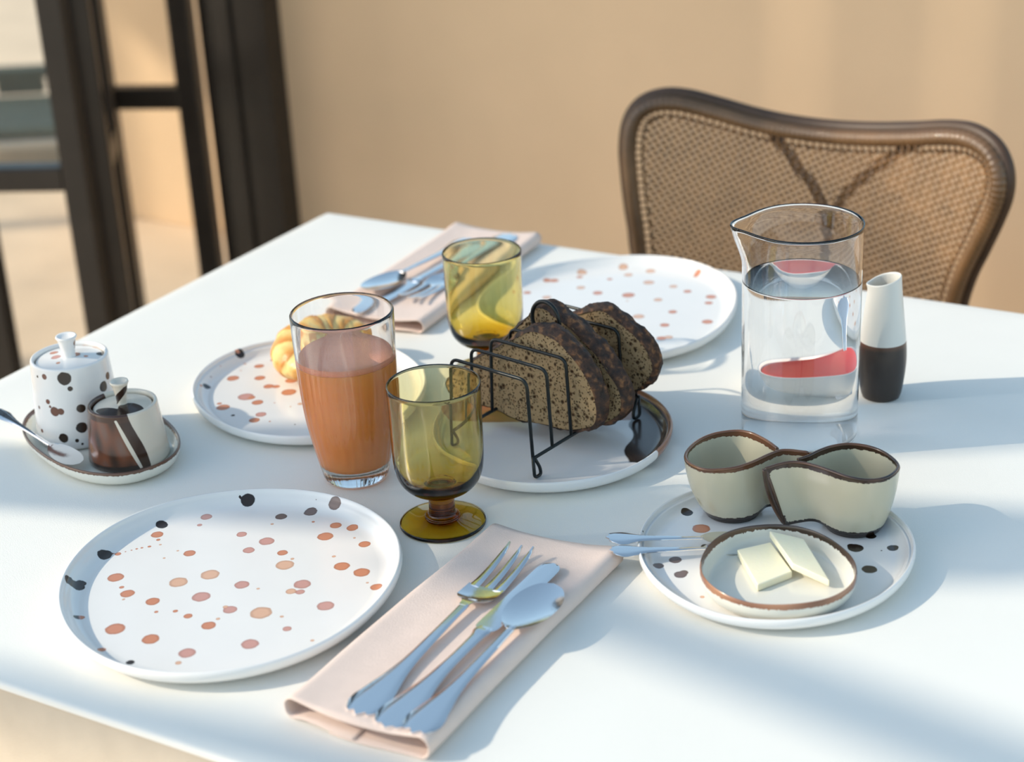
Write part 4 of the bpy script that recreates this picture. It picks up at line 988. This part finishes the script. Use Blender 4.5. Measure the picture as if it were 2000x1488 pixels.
# ================================================================== wicker chair
def chair():
    root = empty('wicker_chair', (.53, .25, 0)); tag(root, 'brown woven rattan armchair with a winged back, behind the far table edge', 'chair')
    OX, OY = .53, .25
    out = [(.330, -.34), (.322, -.24), (.306, -.16), (.294, -.10), (.291, -.066), (.287, -.031), (.284, .01), (.283, .044), (.288, .077), (.302, .099), (.326, .109), (.356, .108), (.396, .098), (.441, .087), (.486, .081), (.539, .080), (.593, .085), (.648, .095), (.695, .106), (.729, .109), (.757, .100), (.773, .079), (.776, .051), (.767, .019), (.750, -.024), (.735, -.06), (.724, -.10), (.714, -.16), (.706, -.24), (.700, -.34)]
    # pull in by the rim radius
    O = resample(catmull(out, 8), 220); T = np.gradient(O, axis=0); T /= np.linalg.norm(T, axis=1)[:, None]; Nin = np.stack([T[:, 1], -T[:, 0]], 1)
    rr = .0095
    Cn = O + Nin * rr * .9
    Yf = lambda x: .30 - .07 * ((x - .5) / .25) ** 2
    to3 = lambda x, z, d=0.: (x - OX, Yf(x) - OY + d, TZ + z)
    # rim wound with cane: radius ripples with every turn
    pth = resample(Cn, 900); rad = [rr * (1 + .05 * math.sin(i * 2 * PI / 4.5)) for i in range(len(pth))]
    mb = MB(); mb.tube([to3(x, z) for x, z in pth], rad, 14); mb.build('rim', M['rattan_dark'], root)
    mb = MB(); mb.tube([to3(x, z, .012) for x, z in resample(O - Nin * .0005, 300)], .0085, 12); mb.build('outer_rim', M['rattan_support'], root)
    # stitches between rim and weave
    mb = MB(); S = resample(Cn, 150); TT = np.gradient(S, axis=0); TT /= np.linalg.norm(TT, axis=1)[:, None]; NI = np.stack([TT[:, 1], -TT[:, 0]], 1)
    for p, q in zip(S, NI):
        a = p + q * .007; b = p + q * .0165; mb.tube([to3(a[0], a[1], -.004), to3(b[0], b[1], -.002)], .0017, 5)
    tag(mb.build('rim_stitching', M['rattan'], root), kind='stuff')
    inner = Cn + Nin * .0155
    mb = MB(); mb.tube([to3(x, z) for x, z in resample(inner, 300)], .0018, 8); mb.build('weave_border', M['rattan_dark'], root)
    # weave: two families of diagonal strips going over and under each other
    poly = inner
    def inside(px, pz):
        c = np.zeros(len(px), bool); x1, z1 = poly[:, 0], poly[:, 1]; x2, z2 = np.roll(x1, -1), np.roll(z1, -1)
        for a, b, d, e in zip(x1, z1, x2, z2):
            if b == e: continue
            c ^= ((b > pz) != (e > pz)) & (px < (d - a) * (pz - b) / (e - b) + a)
        return c
    mb = MB(); s = .0074; hw = .00165; st = s / 3
    for fam in (0, 1):
        ca, sa = (math.cos(R(30)), math.sin(R(30))) if fam == 0 else (math.cos(R(120)), math.sin(R(120)))
        for k in range(-75, 76):
            off = k * s
            tt = np.arange(-.50, .50, st)
            px = .53 + tt * ca - off * sa; pz = -.10 + tt * sa + off * ca
            ins = inside(px, pz)
            run = []
            for i in range(len(tt) + 1):
                if i < len(tt) and ins[i]: run.append(i); continue
                if len(run) >= 3:
                    n0 = len(mb.v)
                    for q in run:
                        ph = math.cos(PI * (tt[q] / s + k + fam)) * .0011
                        for sd in (-1, 1):
                            x = px[q] - sd * hw * sa; z = pz[q] + sd * hw * ca
                            mb.v.append(to3(x, z, ph))
                        mb.v.append(to3(px[q], pz[q], ph - .0006))
                    for q in range(len(run) - 1):
                        a = n0 + q * 3; b = a + 3
                        mb.f.append((a, a + 2, b + 2, b)); mb.f.append((a + 2, a + 1, b + 1, b + 2))
                run = []
    tag(mb.build('woven_back', M['rattan'], root), kind='stuff')
    # two braces behind the weave
    for pts in ([(.455, .070), (.490, .030), (.528, -.022), (.545, -.10), (.548, -.30)], [(.662, .085), (.600, .040), (.548, -.020), (.540, -.10), (.540, -.30)]):
        P = resample(catmull(pts, 8), 40); mb = MB(); mb.tube([to3(x, z, .013) for x, z in P], .0068, 10); mb.build('back_brace', M['rattan_support'], root)
    mb = MB(); mb.v, mb.f = [], []
    # seat and legs (below the table edge)
    v, f = lathe_geo([(0, .39), (.20, .39), (.225, .40), (.23, .415), (.22, .43), (.12, .438), (0, .44)], 48)
    obj('seat', [(x, y - .12, z) for x, y, z in v], f, M['rattan'], root)
    for x, y in ((-.17, -.28), (.17, -.28), (-.17, .03), (.17, .03)):
        mb = MB(); mb.tube([(x * 1.1, y * 1.05, .0), (x, y, .40)], [.013, .016], 12); mb.build('leg', M['rattan_dark'], root)
chair()

sl.cycles.is_caustics_light = True
for o in bpy.data.objects:
    if o.type == 'MESH' and o.data.materials and o.data.materials[0] in (M['amber'], M['clear'], M['water']): o.cycles.is_caustics_caster = True
    if o.name.startswith(('cloth_top', 'dinner_plate', 'bread_plate', 'linen_napkin', 'side_plate')): o.cycles.is_caustics_receiver = True
